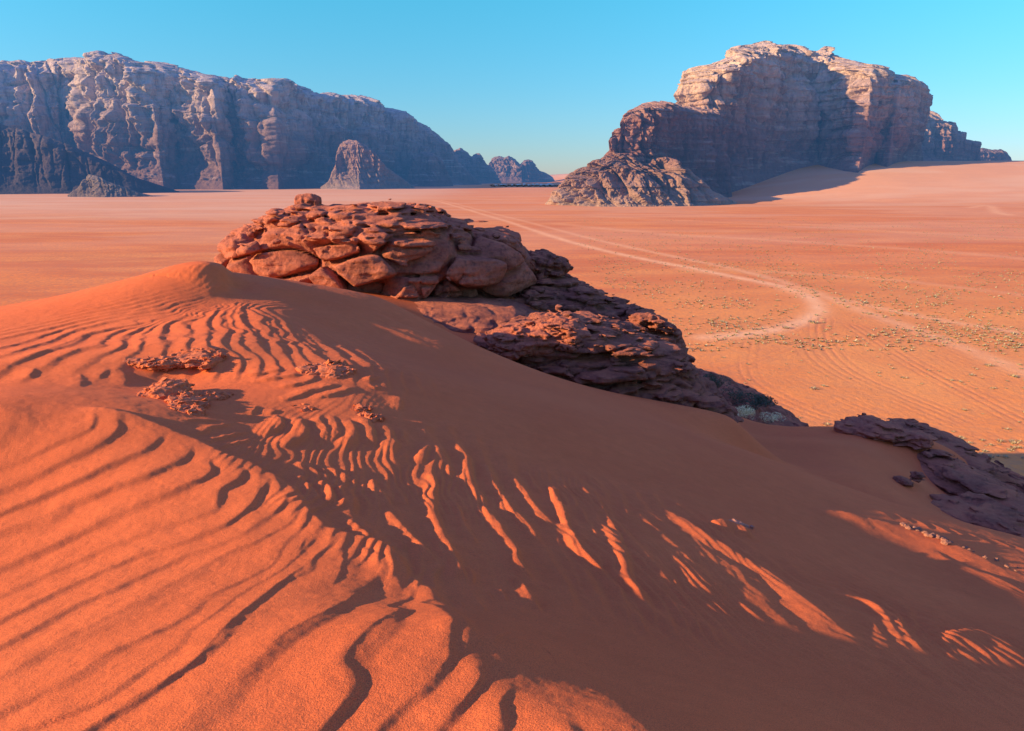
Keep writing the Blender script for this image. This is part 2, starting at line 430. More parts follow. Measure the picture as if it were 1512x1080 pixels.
# running order of the crests (downwind), so that the ripples form one connected train
ORDER_FRONT = {0: 0.2, 1: 1, 2: 2, 3: 3, 4: 4, 5: 4, 6: 5, 7: 6, 8: 6, 9: 7, 10: 8, 11: 9, 12: 10, 13: 11, 14: 12, 16: 13, 18: 14, 19: 15.2, 20: 16, 21: 17}
ORDER_FAN = {25: 1, 26: 2, 27: 3, 28: 4, 29: 5, 30: 6, 31: 7, 32: 8, 34: 9, 35: 10, 36: 11, 37: 12, 38: 13, 39: 14, 41: 15, 42: 16, 44: 17, 45: 18, 46: 19}

def train(X, Y, order, mask, c, lee, near_only=None, cut=6):
    P_ = []
    for i, ph in order.items():
        pts = chaikin(LINES[i][0], 0)
        L = len(pts)
        for j, (u, v) in enumerate(pts):
            if i in (2, 0) and j > cut + 1: continue
            h = hit(u, v)
            if h is not None: P_.append((h[0], h[1], ph))
    P_ = np.array(P_)
    _, k = np.unique(np.round(P_[:, :2], 2), axis=0, return_index=True); P_ = P_[k]
    if near_only:
        d = np.full(X.shape, 9.0)
        m0 = (Y > P_[:, 1].min() - 1) & (Y < P_[:, 1].max() + 1) & (X > P_[:, 0].min() - 1) & (X < P_[:, 0].max() + 1)
        dm = np.full(m0.sum(), 9.0)
        for q in P_: dm = np.minimum(dm, np.hypot(X[m0] - q[0], Y[m0] - q[1]))
        d[m0] = dm; mask = mask * (1 - sstep(near_only * .5, near_only, d))
    m = mask > 0.01
    x, y = X[m], Y[m]
    x = x + 0.02 * vnoise2(x * 5, y * 5, 71); y = y + 0.02 * vnoise2(x * 5, y * 5, 72)
    f = TPS([tuple(q) for q in P_], smooth=0.01)
    p0 = f(x, y); e = 0.02
    g = np.hypot((f(x + e, y) - p0) / e, (f(x, y + e) - p0) / e)
    lam = np.minimum(1 / np.clip(g, 1.5, 30), 0.21)
    p0 = p0 + 0.10 * fbm2(x * 2.2, y * 2.2, 3, 73)
    fr = p0 - np.floor(p0)
    h = np.where(fr < lee, 1 - fr / lee, (fr - lee) / (1 - lee))
    h = 0.35 * h + 0.65 * h * h * (3 - 2 * h)
    out = np.zeros(X.shape)
    out[m] = c * lam * h * (0.8 + 0.45 * vnoise2(x * 1.4, y * 1.4, 74)) * mask[m]
    return out

def hill_z(X, Y, detail=True):
    z = base(X, Y)
    near = 1 - sstep(12, 20, Y)
    z = z + near * 0.014 * fbm2(X * 0.9, Y * 0.9, 3, 5) * sstep(1.5, 5, Y)
    z = z + near * 0.004 * fbm2(X * 9, Y * 9, 3, 6)
    z = z + near * 0.0009 * fbm2(X * 38, Y * 38, 3, 7)
    far = sstep(17, 30, Y)
    z = z + (far * 0.12 + 0.4 * sstep(40, 60, Y)) * (fbm2(X * 0.35, Y * 0.35, 5, 8) + 0.3 * fbm2(X * 1.7, Y * 1.7, 4, 9))
    if detail:
        z = z + ripple_field(X, Y, LINES)
        rl = np.array([q for q in (hit(u, v) for u, v in LINES[24][0]) if q is not None])
        rl = rl[np.argsort(rl[:, 0])]
        yr = np.interp(X, rl[:, 0], rl[:, 1]); yr = np.where(X < rl[0, 0], rl[0, 1] - 0.15 * (X - rl[0, 0]), yr); yr = np.where(X > rl[-1, 0], rl[-1, 1] - 1.2 * (X - rl[-1, 0]), yr)
        front = sstep(0.02, 0.22, yr - Y) * sstep(0.6, 1.1, Y) * (1 - sstep(0.3, 1.0, X))
        z = z + train(X, Y, ORDER_FRONT, front, 0.058, 0.22)
        order = {}
        for i, l in enumerate(LINES):
            for st, ph in (((565, 752), 1), ((639, 698), 2), ((673, 655), 3), ((714, 748), 3), ((714, 684), 4), ((755, 704), 5), ((816, 720), 6), ((872, 722), 7.2), ((900, 762), 8.4), ((932, 752), 9.4), ((974, 749), 11), ((1178, 855), 13.5), ((1370, 945), 16.5)):
                if l[0][0] == st: order[i] = ph
        z = z + train(X, Y, order, np.ones(X.shape), 0.10, 0.34, near_only=0.6)
        z = z + train(X, Y, ORDER_FAN, np.ones(X.shape), 0.075, 0.26, near_only=0.9)
        # fine ripples between the traced ones, on the slope that the sun only grazes
        rim = 2.45 - (X + 0.2) * 0.93
        m = sstep(0.15, 0.55, Y - rim) * sstep(-2.6, -1.5, X) * (1 - sstep(5.6, 6.9, Y + 0.15 * np.minimum(X, 0))) * sstep(2.7, 3.4, Y) * (1 - sstep(4.8, 6.2, X))
        wv = 1.3 * fbm2(X * 1.1, Y * 0.7, 3, 61) + 0.18 * vnoise2(X * 6, Y * 4, 62)
        ph = (X * 0.97 + Y * (0.22 + 0.10 * X) ) / 0.12 + wv * 2.2
        fr = ph - np.floor(ph); prof = np.where(fr < 0.72, fr / 0.72, (1 - fr) / 0.28); prof = prof * prof * (3 - 2 * prof)
        z = z + m * 0.0092 * prof * np.clip(0.55 + 0.9 * fbm2(X * 1.7, Y * 1.2, 3, 63), 0.05, 1.3)
    return z

def build_hill():
    ac = np.concatenate([np.linspace(-3.2, -0.86, 120)[:-1], np.linspace(-0.86, 0.90, NCOL), np.linspace(0.90, 3.2, 120)[1:]])
    yr = np.concatenate([np.linspace(-9, 0.9, 24)[:-1], np.geomspace(0.9, 16.5, NROW), np.geomspace(16.5, 115, 200)[1:]])
    wrow = np.maximum(yr, 1.0) + 0.35
    Y, A = np.meshgrid(yr, ac, indexing='ij')
    W = np.repeat(wrow[:, None], len(ac), 1)
    X = A * W * np.where(np.abs(A) > 0.9, 1 + np.maximum(0, 4 - Y) * 0.25 * (np.abs(A) - 0.9), 1)
    Z = hill_z(X, Y)
    # cut away the grid where the hill has sunk below the plain
    below = Z < PLAIN - 1.2
    kp = ~(below[:-1, :-1] & below[1:, 1:])
    V = np.stack([X, Y, Z], -1).reshape(-1, 3)
    o = grid_mesh('sand_dune', V, len(yr), len(ac), M_SAND, keep=kp)
    tag(o, kind='structure')
    return o
# ---------------------------------------------------------------- the valley floor
def vdist(v):  # helper: distance at which a row of pixels meets the flat plain
    a, b = ray(756, v); return PLAIN / b

def gp(u, v):
    """pixel -> point of the nearly flat plain (fixed point on its height); takes arrays too"""
    a, b = ray(u, v); a = np.atleast_1d(a); b = np.minimum(np.atleast_1d(b), -0.0025); y = np.minimum(PLAIN / b, 9000.0)
    for _ in range(12):
        y = np.minimum(y * 0.5 + 0.5 * floor_z(a * y, y) / b, 9000.0)
    x = a * y
    return (float(x[0]), float(y[0])) if np.ndim(u) == 0 else (x, y)

def floor_z(X, Y):
    # rises gently to the right and far away; stays flat on the left
    r = sstep(180, 620, X) * sstep(880, 1400, Y) * 62 + sstep(100, 900, X) * sstep(400, 1100, Y) * 5
    r = r + sstep(1800, 5200, Y) * 8
    und = 1.0 * sstep(150, 900, Y) * fbm2(X / 260, Y / 170, 3, 41) + 0.35 * fbm2(X / 60, Y / 40, 3, 42)
    return PLAIN + r + und

TRACKS = [  # (points, half width in metres, strength, kind)
 ([(640,296),(720,318),(800,345),(880,368),(960,385),(1040,400),(1110,414),(1160,424),(1192,436),(1209,450),(1207,463),(1190,474),(1150,486),(1100,494),(1040,499)],3.0,1.0),
 ([(650,296),(740,318),(830,342),(930,366),(1040,388),(1130,408),(1190,428),(1240,446),(1290,466),(1360,490),(1440,520),(1540,560)],3.0,.6),
 ([(1230,440),(1330,462),(1430,480),(1540,498)],2.6,.6),
 ([(1000,396),(1080,410),(1150,424),(1200,444),(1215,456)],3.0,.35),
 ([(820,330),(960,345),(1100,352),(1250,362),(1400,372),(1540,385)],7.0,.35),
 ([(880,320),(1050,328),(1200,336),(1350,344),(1540,352)],9.0,.3),
 ([(1190,332),(1260,334),(1330,334)],12.0,.45),
 ([(1060,398),(1200,404),(1350,416),(1540,440)],3.5,.3),
 ([(1436,292),(1462,302),(1470,314),(1490,318)],6.0,.9),
]
RUTS = [  # pairs of wheel ruts on the near plain
 ([(1215,470),(1210,490),(1222,520),(1255,550),(1320,580),(1400,612),(1475,650),(1530,672)],.9),
 ([(1190,500),(1195,520),(1215,540),(1260,565),(1340,600),(1430,640)],.7),
 ([(1260,480),(1320,520),(1400,565),(1480,606),(1540,636)],1.0),
 ([(1240,470),(1330,505),(1430,540),(1530,580)],.5),
 ([(1105,505),(1097,530),(1100,556),(1130,580),(1180,604),(1240,626)],.7),
 ([(1100,560),(1060,575)],.4),([(1020,560),(1080,545),(1150,520),(1200,500)],.6),
 ([(1000,520),(1080,520),(1140,505),(1190,480)],.5),
 ([(1110,384),(1102,392),(1106,400)],.6),
 ([(1290,470),(1400,520),(1540,575)],.5),([(1180,560),(1240,590),(1320,625)],.4),
 ([(1350,500),(1440,560),(1530,600)],.4),
]
def line_field(X, Y, lines, paired):
    acc = np.zeros(X.shape)
    for ln in lines:
        pts = ln[0]
        w = chaikin(np.array([gp(*q) for q in pts]), 2)
        hw = ln[1] if not paired else 0.32; st = ln[2] if not paired else ln[1]
        pad = 4 * hw + (3 if paired else 0)
        x0, y0 = w.min(0) - pad; x1, y1 = w.max(0) + pad
        m = (X > x0) & (X < x1) & (Y > y0) & (Y < y1)
        if not m.any(): continue
        px = X[m]; py = Y[m]; best = np.full(px.shape, 1e12)
        for i in range(len(w) - 1):
            ax, ay = w[i]; ex, ey = w[i + 1] - w[i]; l2 = ex * ex + ey * ey
            t = np.clip(((px - ax) * ex + (py - ay) * ey) / max(l2, 1e-6), 0, 1)
            best = np.minimum(best, (px - ax - t * ex) ** 2 + (py - ay - t * ey) ** 2)
        d = np.sqrt(best)
        if paired:
            f = 0
            for off in (0.85, 2.6):
                f = np.maximum(f, np.exp(-((d - off) / hw) ** 2) * (1 if off < 1 else 0.6))
        else:
            f = np.exp(-(d / hw) ** 2)
        acc[m] = np.maximum(acc[m], f * st)
    return acc

def mat_floor():
    t = NT('valley_sand'); v = t.coord()
    vs = t.coord((0.35, 1.0, 1.0))
    big = t.noise(vs, 0.006, 5, 0.6); mid = t.noise(vs, 0.05, 5, 0.65); fine = t.noise(v, 0.9, 5, 0.7)
    c = t.ramp(big, [(0.32, (0.76, 0.195, 0.036)), (0.52, (0.80, 0.25, 0.052)), (0.72, (0.74, 0.31, 0.085))])
    c = t.mix(t.ramp(mid, [(0.40, 0.0), (0.62, 0.95)]), c, (0.60, 0.135, 0.034))
    c = t.mix(t.ramp(fine, [(0.40, 0.75), (0.56, 0.0)]), c, (0.46, 0.15, 0.07))
    ve = t.n.new('ShaderNodeSeparateXYZ'); t.link(v, ve.inputs[0])
    # paler, sandier ground on the near right, haze-pink put into the far ground's colour
    far = t.math('MULTIPLY', ve.outputs['Y'], 1 / 900.0, clamp=True)
    c = t.mix(t.math('MULTIPLY', far, 0.45), c, (0.72, 0.31, 0.11))
    near = t.attr('pale')
    c = t.mix(near, c, (0.80, 0.35, 0.10))
    c = t.mix(t.attr('sandy'), c, (0.72, 0.43, 0.24))
    c = t.mix(t.attr('track'), c, (0.86, 0.45, 0.20))
    c = t.mix(t.math('MULTIPLY', t.attr('rut'), 0.4), c, (0.50, 0.16, 0.08))
    n = t.bump(fine, 0.7, 0.25); n = t.bump(t.noise(v, 6, 4, 0.7), 0.5, 0.04, n)
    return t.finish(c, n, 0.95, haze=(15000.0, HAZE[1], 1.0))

def build_floor():
    a = np.concatenate([np.linspace(-2.6, -0.85, 90)[:-1], np.linspace(-0.85, -0.1, 160)[:-1], np.linspace(-0.1, 0.9, 820)[:-1], np.linspace(0.9, 2.6, 90)])
    y = np.concatenate([np.linspace(-400, 20, 12)[:-1], np.geomspace(20, 75, 24)[:-1], np.geomspace(75, 420, 620)[:-1], np.geomspace(420, 3000, 300)[:-1], np.geomspace(3000, 45000, 40)])
    Yg, A = np.meshgrid(y, a, indexing='ij')
    X = A * (np.maximum(Yg, 10) + 60) - 20 * A
    Z = floor_z(X, Yg)
    tr = line_field(X, Yg, TRACKS, False); ru = line_field(X, Yg, RUTS, True)
    nz = 0.5 + 0.5 * fbm2(X / 3.0, Yg / 3.0, 4, 55); nz2 = 0.5 + 0.5 * fbm2(X / 14.0, Yg / 14.0, 3, 56)
    tr = np.clip(tr * (0.45 + 0.7 * nz) * (1 - 0.35 * sstep(260, 700, Yg)), 0, 1); ru = ru * sstep(0.25, 0.6, 0.5 + 0.5 * fbm2(X / 9.0, Yg / 9.0, 3, 58) + 0.15)
    rampm = np.clip(sstep(180, 480, X) * sstep(780, 1080, Yg) * .55 + sstep(-60, -260, X) * sstep(520, 800, Yg) * .45 + 0.25 * sstep(0.35, 0.65, 0.5 + 0.5 * fbm2(X / 160.0, Yg / 45.0, 4, 57)) * sstep(200, 500, Yg), 0, 1)
    pale = sstep(330, 150, Yg - 0.9 * X * 0 ) * sstep(10, 60, X) * 0.55 * (0.5 + nz2 * 0.8)
    und = 0.06 * ru; Z = Z - und * (0.6 + 0.6 * nz)
    V = np.stack([X, Yg, Z], -1).reshape(-1, 3)
    attrs = {'track': tr.ravel(), 'rut': ru.ravel(), 'pale': np.clip(pale, 0, 1).ravel(), 'sandy': rampm.ravel()}
    q = (tr[:-1, :-1] + tr[1:, 1:]) / 2 > 0.38
    o = grid_mesh('valley_floor', V, len(y), len(a), M_FLOOR, attrs, keep=~q); tag(o, kind='structure')
    o2 = grid_mesh('dirt_track', V, len(y), len(a), M_FLOOR, attrs, keep=q); tag(o2, kind='structure')

# ---------------------------------------------------------------- distant cliffs
def interp(tab, x):
    t = np.array(tab, float); return np.interp(x, t[:, 0], t[:, 1])

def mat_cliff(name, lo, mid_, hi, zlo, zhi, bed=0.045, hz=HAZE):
    t = NT(name); v = t.coord()
    s = t.n.new('ShaderNodeSeparateXYZ'); t.link(v, s.inputs[0])
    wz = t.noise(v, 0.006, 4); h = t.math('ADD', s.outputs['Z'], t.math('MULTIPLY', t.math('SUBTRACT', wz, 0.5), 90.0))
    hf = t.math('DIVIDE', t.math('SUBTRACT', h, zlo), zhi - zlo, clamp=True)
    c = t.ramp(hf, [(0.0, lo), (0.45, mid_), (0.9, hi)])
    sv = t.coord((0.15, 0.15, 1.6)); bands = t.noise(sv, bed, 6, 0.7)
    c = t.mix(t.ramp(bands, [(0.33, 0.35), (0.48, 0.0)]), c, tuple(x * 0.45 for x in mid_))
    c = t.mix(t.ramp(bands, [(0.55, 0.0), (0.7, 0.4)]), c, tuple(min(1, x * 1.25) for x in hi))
    vv = t.coord((1.0, 1.0, 0.18)); st = t.noise(vv, 0.06, 5, 0.7)
    c = t.mix(t.ramp(st, [(0.38, 0.5), (0.52, 0.0)]), c, tuple(x * 0.5 for x in lo))
    n = t.bump(bands, 0.9, 6.0); n = t.bump(t.noise(v, 0.12, 6, 0.75), 1.0, 6.0, n)
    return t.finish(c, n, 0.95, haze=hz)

def cliff(name, u0, u1, nu, sky, ybase, prof, amp, mat, seed, vbase=None, nt_=220, flute=70.0, rough=1.0, back=500.0, rim=None, pad=None, strata=1.0):
    """one rock massif as a closed ridge: base line at distance ybase(u), skyline through sky(u) in photo pixels.
    prof: (t, set-back fraction, height fraction)."""
    u = np.linspace(u0, u1, nu)
    ax, _ = ray(u, 262.0)
    yb = interp(ybase, u)
    vs = interp(sky, u)
    pr = np.array(prof, float)
    t = np.linspace(0, 1, nt_)
    zf = np.interp(t, pr[:, 0], pr[:, 2]); sf = np.interp(t, pr[:, 0], pr[:, 1])
    U, T = np.meshgrid(u, t, indexing='ij')
    setb = prof_depth(u, yb) if False else None
    D = amp[0]
    ytop = yb + D
    # zero-thickness at the ends so that the mass closes
    dirv = np.stack([ax, np.ones_like(ax)], 1)
    bt = ray(u, vs)[1]
    ztop = bt * ytop
    fz = floor_z(ax * yb, yb) - 4
    H = np.maximum(ztop - fz, 2.0)
    if rim is not None:
        H = H * 1.0
    Z = fz[:, None] + H[:, None] * zf[None, :]
    Yc = yb[:, None] + D * sf[None, :] * np.clip(H[:, None] / H.max(), 0.12, 1)
    Xc = ax[:, None] * Yc
    # relief: vertical flutes and buttresses, alcoves, ledges
    Sx = Xc + 0.6 * Yc
    wy = Yc * 0.5
    g1 = ridged3(Sx / (flute * 3.2), Z / (flute * 9), wy * 0 + seed, 3, seed)
    g2 = ridged3(Sx / flute, Z / (flute * 3.0), wy * 0 + seed + 5, 4, seed + 3)
    up = sstep(0.80, 0.95, T)
    g3 = (0.95 * fbm3(Xc / (flute * 0.32), Yc / (flute * .32), Z / (flute * 1.7), 5, seed + 6, 0.55)) * (1 - up) + up * fbm3(Xc / (flute * 0.35), Yc / (flute * .35), Z / (flute * 0.5), 5, seed + 6, 0.6)
    vc = ridged3(Sx / (flute * 0.42) + 0.25 * g1, Z / (flute * 3.5), wy * 0 + seed + 8, 3, seed + 17)
    g3 = g3 - 0.75 * sstep(0.45, 0.9, vc) * (1 - up)
    f1, f2, cid = worley3(Sx / (flute * 0.62), Z / (flute * 2.3), wy * 0 + 3.3, seed + 9)
    crack = sstep(0.0, 0.16, f2 - f1)
    zl = Z / (flute * 0.45) + 0.5 * vnoise2(Sx / 200, Z * 0 + 3, seed)
    led = (zl - np.floor(zl)); ledge = strata * (0.5 - sstep(0.0, 0.9, led))
    env = sstep(0.0, 0.14, T) * (1 - 0.55 * sstep(0.86, 1.0, T))
    tal = 1 - sstep(0.12, 0.30, np.interp(T, pr[:, 0], pr[:, 2]))
    rel = amp[1] * (0.9 * g1 + 0.45 * g2) + amp[2] * (0.9 * g3 + 0.7 * (cid - 0.5) + 0.5 * (crack - 1) + 0.22 * ledge)
    rel = rel * env * (1 - 0.72 * tal)
    rel = rel + amp[2] * 0.55 * fbm3(Xc / (flute * .33), Yc / (flute * .33), Z / (flute * .33), 5, seed + 20, 0.6) * rough * env
    # rel moves rock towards the viewer's side of the massif (its open face)
    nx = np.gradient(ax * yb); ny = np.gradient(yb); ln = np.hypot(nx, ny); fx, fy = ny / ln, -nx / ln
    k = np.exp(-np.linspace(-3, 3, 61) ** 2); k /= k.sum()
    fx = np.convolve(np.pad(fx, 30, 'edge'), k, 'valid'); fy = np.convolve(np.pad(fy, 30, 'edge'), k, 'valid')
    hs = np.clip(H[:, None] / H.max() * 1.3, 0.1, 1)
    Xd = Xc + rel * fx[:, None] * hs; Yd = Yc + rel * fy[:, None] * hs
    Zd = Z + amp[3] * fbm3(Xc / 60, Yc / 60, Z / 60, 5, seed + 13, 0.6) * sstep(0.25, 0.8, T) * hs
    Zd = Zd + amp[3] * 0.6 * (cid - 0.5) * sstep(0.8, 1, T) * hs
    # far side: comes down behind
    tb = np.linspace(0, 1, 14)[1:]
    yb2 = Yd[:, -1:] + back * tb[None, :] ** 0.8 * hs
    zb2 = Zd[:, -1:] - (Zd[:, -1:] - fz[:, None]) * (tb[None, :] ** 1.6)
    xb2 = Xd[:, -1:] + (ax[:, None] * (yb2 - Yd[:, -1:]))
    X = np.hstack([Xd, xb2]); Y = np.hstack([Yd, yb2]); ZZ = np.hstack([Zd, zb2])
    V = np.stack([X, Y, ZZ], -1).reshape(-1, 3)
    return grid_mesh(name, V, nu, nt_ + 13, mat)

PROF = [(0,0,0),(0.16,0.20,0.17),(0.26,0.27,0.27),(0.55,0.34,0.62),(0.60,0.39,0.65),(0.80,0.47,0.86),(0.86,0.56,0.91),(0.93,0.75,0.965),(1,1,1)]
PROF_L = [(0,0,0),(0.20,0.26,0.17),(0.30,0.33,0.27),(0.55,0.40,0.60),(0.60,0.45,0.63),(0.80,0.52,0.85),(0.86,0.60,0.91),(0.93,0.77,0.965),(1,1,1)]
SKY_L = [(-160,108),(-60,96),(0,84),(8,89),(18,86),(30,96),(60,90),(80,96),(100,92),(130,90),(165,86),(190,83),(212,86),(235,98),(270,104),(300,110),(322,118),(345,124),(375,122),(400,128),(418,122),(440,133),(470,142),(490,140),(510,146),(540,148),(560,158),(590,168),(610,178),(630,190),(650,206),(662,215),(668,224),(676,240),(700,262),(712,272)]
YB_L = [(-160,2400),(0,2300),(60,2230),(95,2240),(130,2290),(165,2160),(240,2080),(262,2170),(300,2120),(328,2080),(345,2200),(380,2190),(410,2150),(425,2290),(460,2400),(500,2550),(560,2750),(600,2900),(640,3050),(712,3250)]

def build_far():
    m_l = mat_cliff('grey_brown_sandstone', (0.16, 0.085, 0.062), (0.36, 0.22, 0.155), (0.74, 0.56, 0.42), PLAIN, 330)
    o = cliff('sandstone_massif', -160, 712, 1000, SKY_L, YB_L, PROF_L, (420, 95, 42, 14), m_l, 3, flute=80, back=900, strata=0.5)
    tag(o, 'long grey-brown sandstone mountain wall with fluted cliffs and pale rounded top, filling the left horizon', 'mountain')
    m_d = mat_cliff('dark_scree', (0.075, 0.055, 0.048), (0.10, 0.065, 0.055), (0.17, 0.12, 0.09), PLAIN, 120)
    fp = [(0,0,0),(0.5,0.55,0.5),(0.8,0.8,0.85),(1,1,1)]
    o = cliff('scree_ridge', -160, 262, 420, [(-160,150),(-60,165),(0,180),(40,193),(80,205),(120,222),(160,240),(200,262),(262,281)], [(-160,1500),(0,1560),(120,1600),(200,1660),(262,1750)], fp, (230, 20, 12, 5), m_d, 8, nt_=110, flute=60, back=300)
    tag(o, 'dark shadowed scree ridge sloping down rightward below the mountain wall at the left edge', 'ridge')
    m_s = mat_cliff('olive_scree', (0.20, 0.14, 0.10), (0.26, 0.19, 0.13), (0.36, 0.28, 0.19), PLAIN, 40)
    o = cliff('scree_hill', 96, 222, 200, [(96,287),(112,278),(124,266),(133,259),(150,262),(160,268),(180,276),(205,284),(222,288)], [(96,1330),(150,1300),(222,1350)], fp, (70, 6, 6, 3), m_s, 12, nt_=80, flute=22, back=90)
    tag(o, 'small low olive-grey rubble hill at the foot of the dark scree ridge', 'hill')
    m_k = mat_cliff('knoll_sandstone', (0.24, 0.18, 0.13), (0.34, 0.19, 0.13), (0.42, 0.25, 0.18), PLAIN, 150)
    kp = [(0,0,0),(0.35,0.55,0.42),(0.5,0.62,0.55),(0.8,0.72,0.9),(1,1,1)]
    o = cliff('sandstone_knoll', 470, 612, 320, [(470,277),(484,268),(492,252),(498,243),(500,225),(506,212),(518,206),(530,208),(542,216),(552,222),(562,236),(575,250),(592,262),(612,277)], [(470,2230),(500,2160),(530,2130),(560,2180),(612,2350)], kp, (150, 16, 11, 4), m_k, 15, nt_=160, flute=34, back=160)
    tag(o, 'conical brown sandstone knoll with sunlit left side in front of the shaded mountain wall', 'rock knoll')
    o = cliff('sandstone_dome', 596, 670, 180, [(596,276),(606,252),(612,232),(625,224),(640,226),(655,240),(670,276)], [(596,2780),(640,2700),(670,2800)], kp, (120, 12, 8, 3), m_l, 19, nt_=110, flute=34, back=160)
    tag(o, 'dark rounded rock dome at the right foot of the long mountain wall, all in shadow', 'rock dome')
    o = cliff('jagged_crag', 652, 744, 260, [(652,276),(660,240),(668,226),(680,219),(688,224),(694,232),(704,226),(712,232),(718,243),(728,250),(736,262),(744,277)], [(652,3500),(680,3450),(744,3700)], PROF, (220, 34, 20, 10), m_l, 23, nt_=130, flute=50, back=260)
    tag(o, 'jagged rock crag with sunlit spires just right of the end of the long mountain wall', 'crag')
    o = cliff('rocky_range', 712, 826, 280, [(712,276),(722,244),(728,235),(738,231),(746,234),(752,230),(762,236),(768,243),(774,236),(784,237),(790,246),(797,252),(806,256),(816,262),(826,277)], [(712,4100),(770,4000),(826,4200)], PROF, (260, 34, 22, 10), m_l, 27, nt_=130, flute=52, back=300)
    tag(o, 'small farthest rocky range with lumpy skyline, left of the big butte', 'mountain range')
    # butte on the right
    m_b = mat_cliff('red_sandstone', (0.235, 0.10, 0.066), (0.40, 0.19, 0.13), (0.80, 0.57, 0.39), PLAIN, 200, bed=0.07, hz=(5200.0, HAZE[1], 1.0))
    BP = [(0,0,0),(0.14,0.22,0.17),(0.22,0.28,0.25),(0.55,0.34,0.60),(0.60,0.39,0.63),(0.80,0.45,0.84),(0.86,0.58,0.90),(0.93,0.78,0.965),(1,1,1)]
    sk = [(985,275),(996,215),(1003,160),(1006,135),(1012,112),(1030,104),(1045,98),(1053,90),(1057,76),(1068,70),(1090,67),(1104,62),(1120,67),(1150,70),(1168,77),(1180,80),(1190,74),(1200,75),(1215,84),(1232,92),(1250,99),(1268,104),(1282,113),(1298,116),(1310,120),(1326,128),(1335,135),(1341,146),(1344,158),(1348,180),(1356,230),(1362,250)]
    yb = [(985,1180),(1003,1120),(1030,1085),(1050,1090),(1090,1150),(1130,1220),(1180,1290),(1205,1310),(1222,1260),(1245,1215),(1266,1190),(1276,1250),(1290,1300),(1296,1270),(1308,1245),(1318,1300),(1345,1420),(1362,1520)]
    o = cliff('sandstone_butte', 985, 1362, 900, sk, yb, BP, (210, 30, 17, 4), m_b, 31, nt_=300, flute=38, back=260)
    tag(o, 'massive sandstone butte with pale sunlit domed top and shadowed cliff face, on the right', 'butte')
    sk = [(868,296),(880,262),(892,240),(903,222),(906,196),(918,190),(920,172),(924,164),(938,154),(965,150),(990,153),(1003,157),(1020,158),(1040,160),(1052,172),(1060,205),(1072,250),(1082,285)]
    yb = [(868,1000),(900,960),(930,945),(960,960),(1000,1000),(1082,1080)]
    o = cliff('sandstone_shoulder', 868, 1082, 520, sk, yb, [(0,0,0),(0.22,0.34,0.30),(0.42,0.42,0.52),(0.46,0.50,0.54),(0.72,0.58,0.86),(0.84,0.66,0.93),(1,1,1)], (130, 18, 11, 4), m_b, 37, nt_=240, flute=20, back=170)
    tag(o, 'lower reddish-brown rock shoulder with blocky tower, joined to the left end of the big butte', 'rock shoulder')
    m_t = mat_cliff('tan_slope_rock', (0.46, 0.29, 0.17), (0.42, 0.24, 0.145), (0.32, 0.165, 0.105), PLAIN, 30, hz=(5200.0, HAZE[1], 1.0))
    sk = [(806,297),(815,290),(824,274),(840,256),(856,248),(885,236),(903,226),(925,230),(945,240),(965,240),(985,238),(1005,246),(1030,262),(1055,280),(1092,296)]
    yb = [(806,950),(830,925),(880,890),(930,880),(1000,890),(1060,920),(1092,960)]
    o = cliff('rock_apron', 806, 1092, 520, sk, yb, [(0,0,0),(0.2,0.16,0.2),(0.6,0.45,0.66),(1,1,1)], (110, 13, 22, 11), m_t, 41, nt_=200, flute=40, back=120, strata=0.8)
    tag(o, 'tan craggy apron of lower slopes around the left foot of the big butte', 'rocky slope')
    sk = [(1326,252),(1332,200),(1338,170),(1350,164),(1362,168),(1368,180),(1380,181),(1395,184),(1402,196),(1413,198),(1416,208),(1436,212),(1440,230),(1446,244)]
    yb = [(1326,1750),(1345,1680),(1380,1720),(1446,1880)]
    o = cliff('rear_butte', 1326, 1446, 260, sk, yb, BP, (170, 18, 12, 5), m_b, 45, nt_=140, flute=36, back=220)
    tag(o, 'stepped cliff block behind the right end of the big butte, with a small pale knob', 'butte')
    o = cliff('low_outcrop', 1420, 1494, 140, [(1420,245),(1430,226),(1440,219),(1456,222),(1470,221),(1480,226),(1488,236),(1494,244)], [(1420,2600),(1494,2700)], BP, (120, 14, 9, 5), m_l, 49, nt_=90, flute=36, back=150)
    tag(o, 'low dark blue-grey outcrop farthest right on the horizon', 'outcrop')
    m_f = mat_cliff('far_hill_rock', (0.22, 0.13, 0.09), (0.25, 0.15, 0.10), (0.27, 0.17, 0.12), PLAIN, 100)
    o = cliff('far_hills', 790, 850, 60, [(790,270),(815,262),(835,261),(850,266)], [(790,7000),(850,7000)], fp, (200, 20, 12, 5), m_f, 52, nt_=40, flute=60, back=300)
    tag(o, kind='structure'); o.name = 'hills'
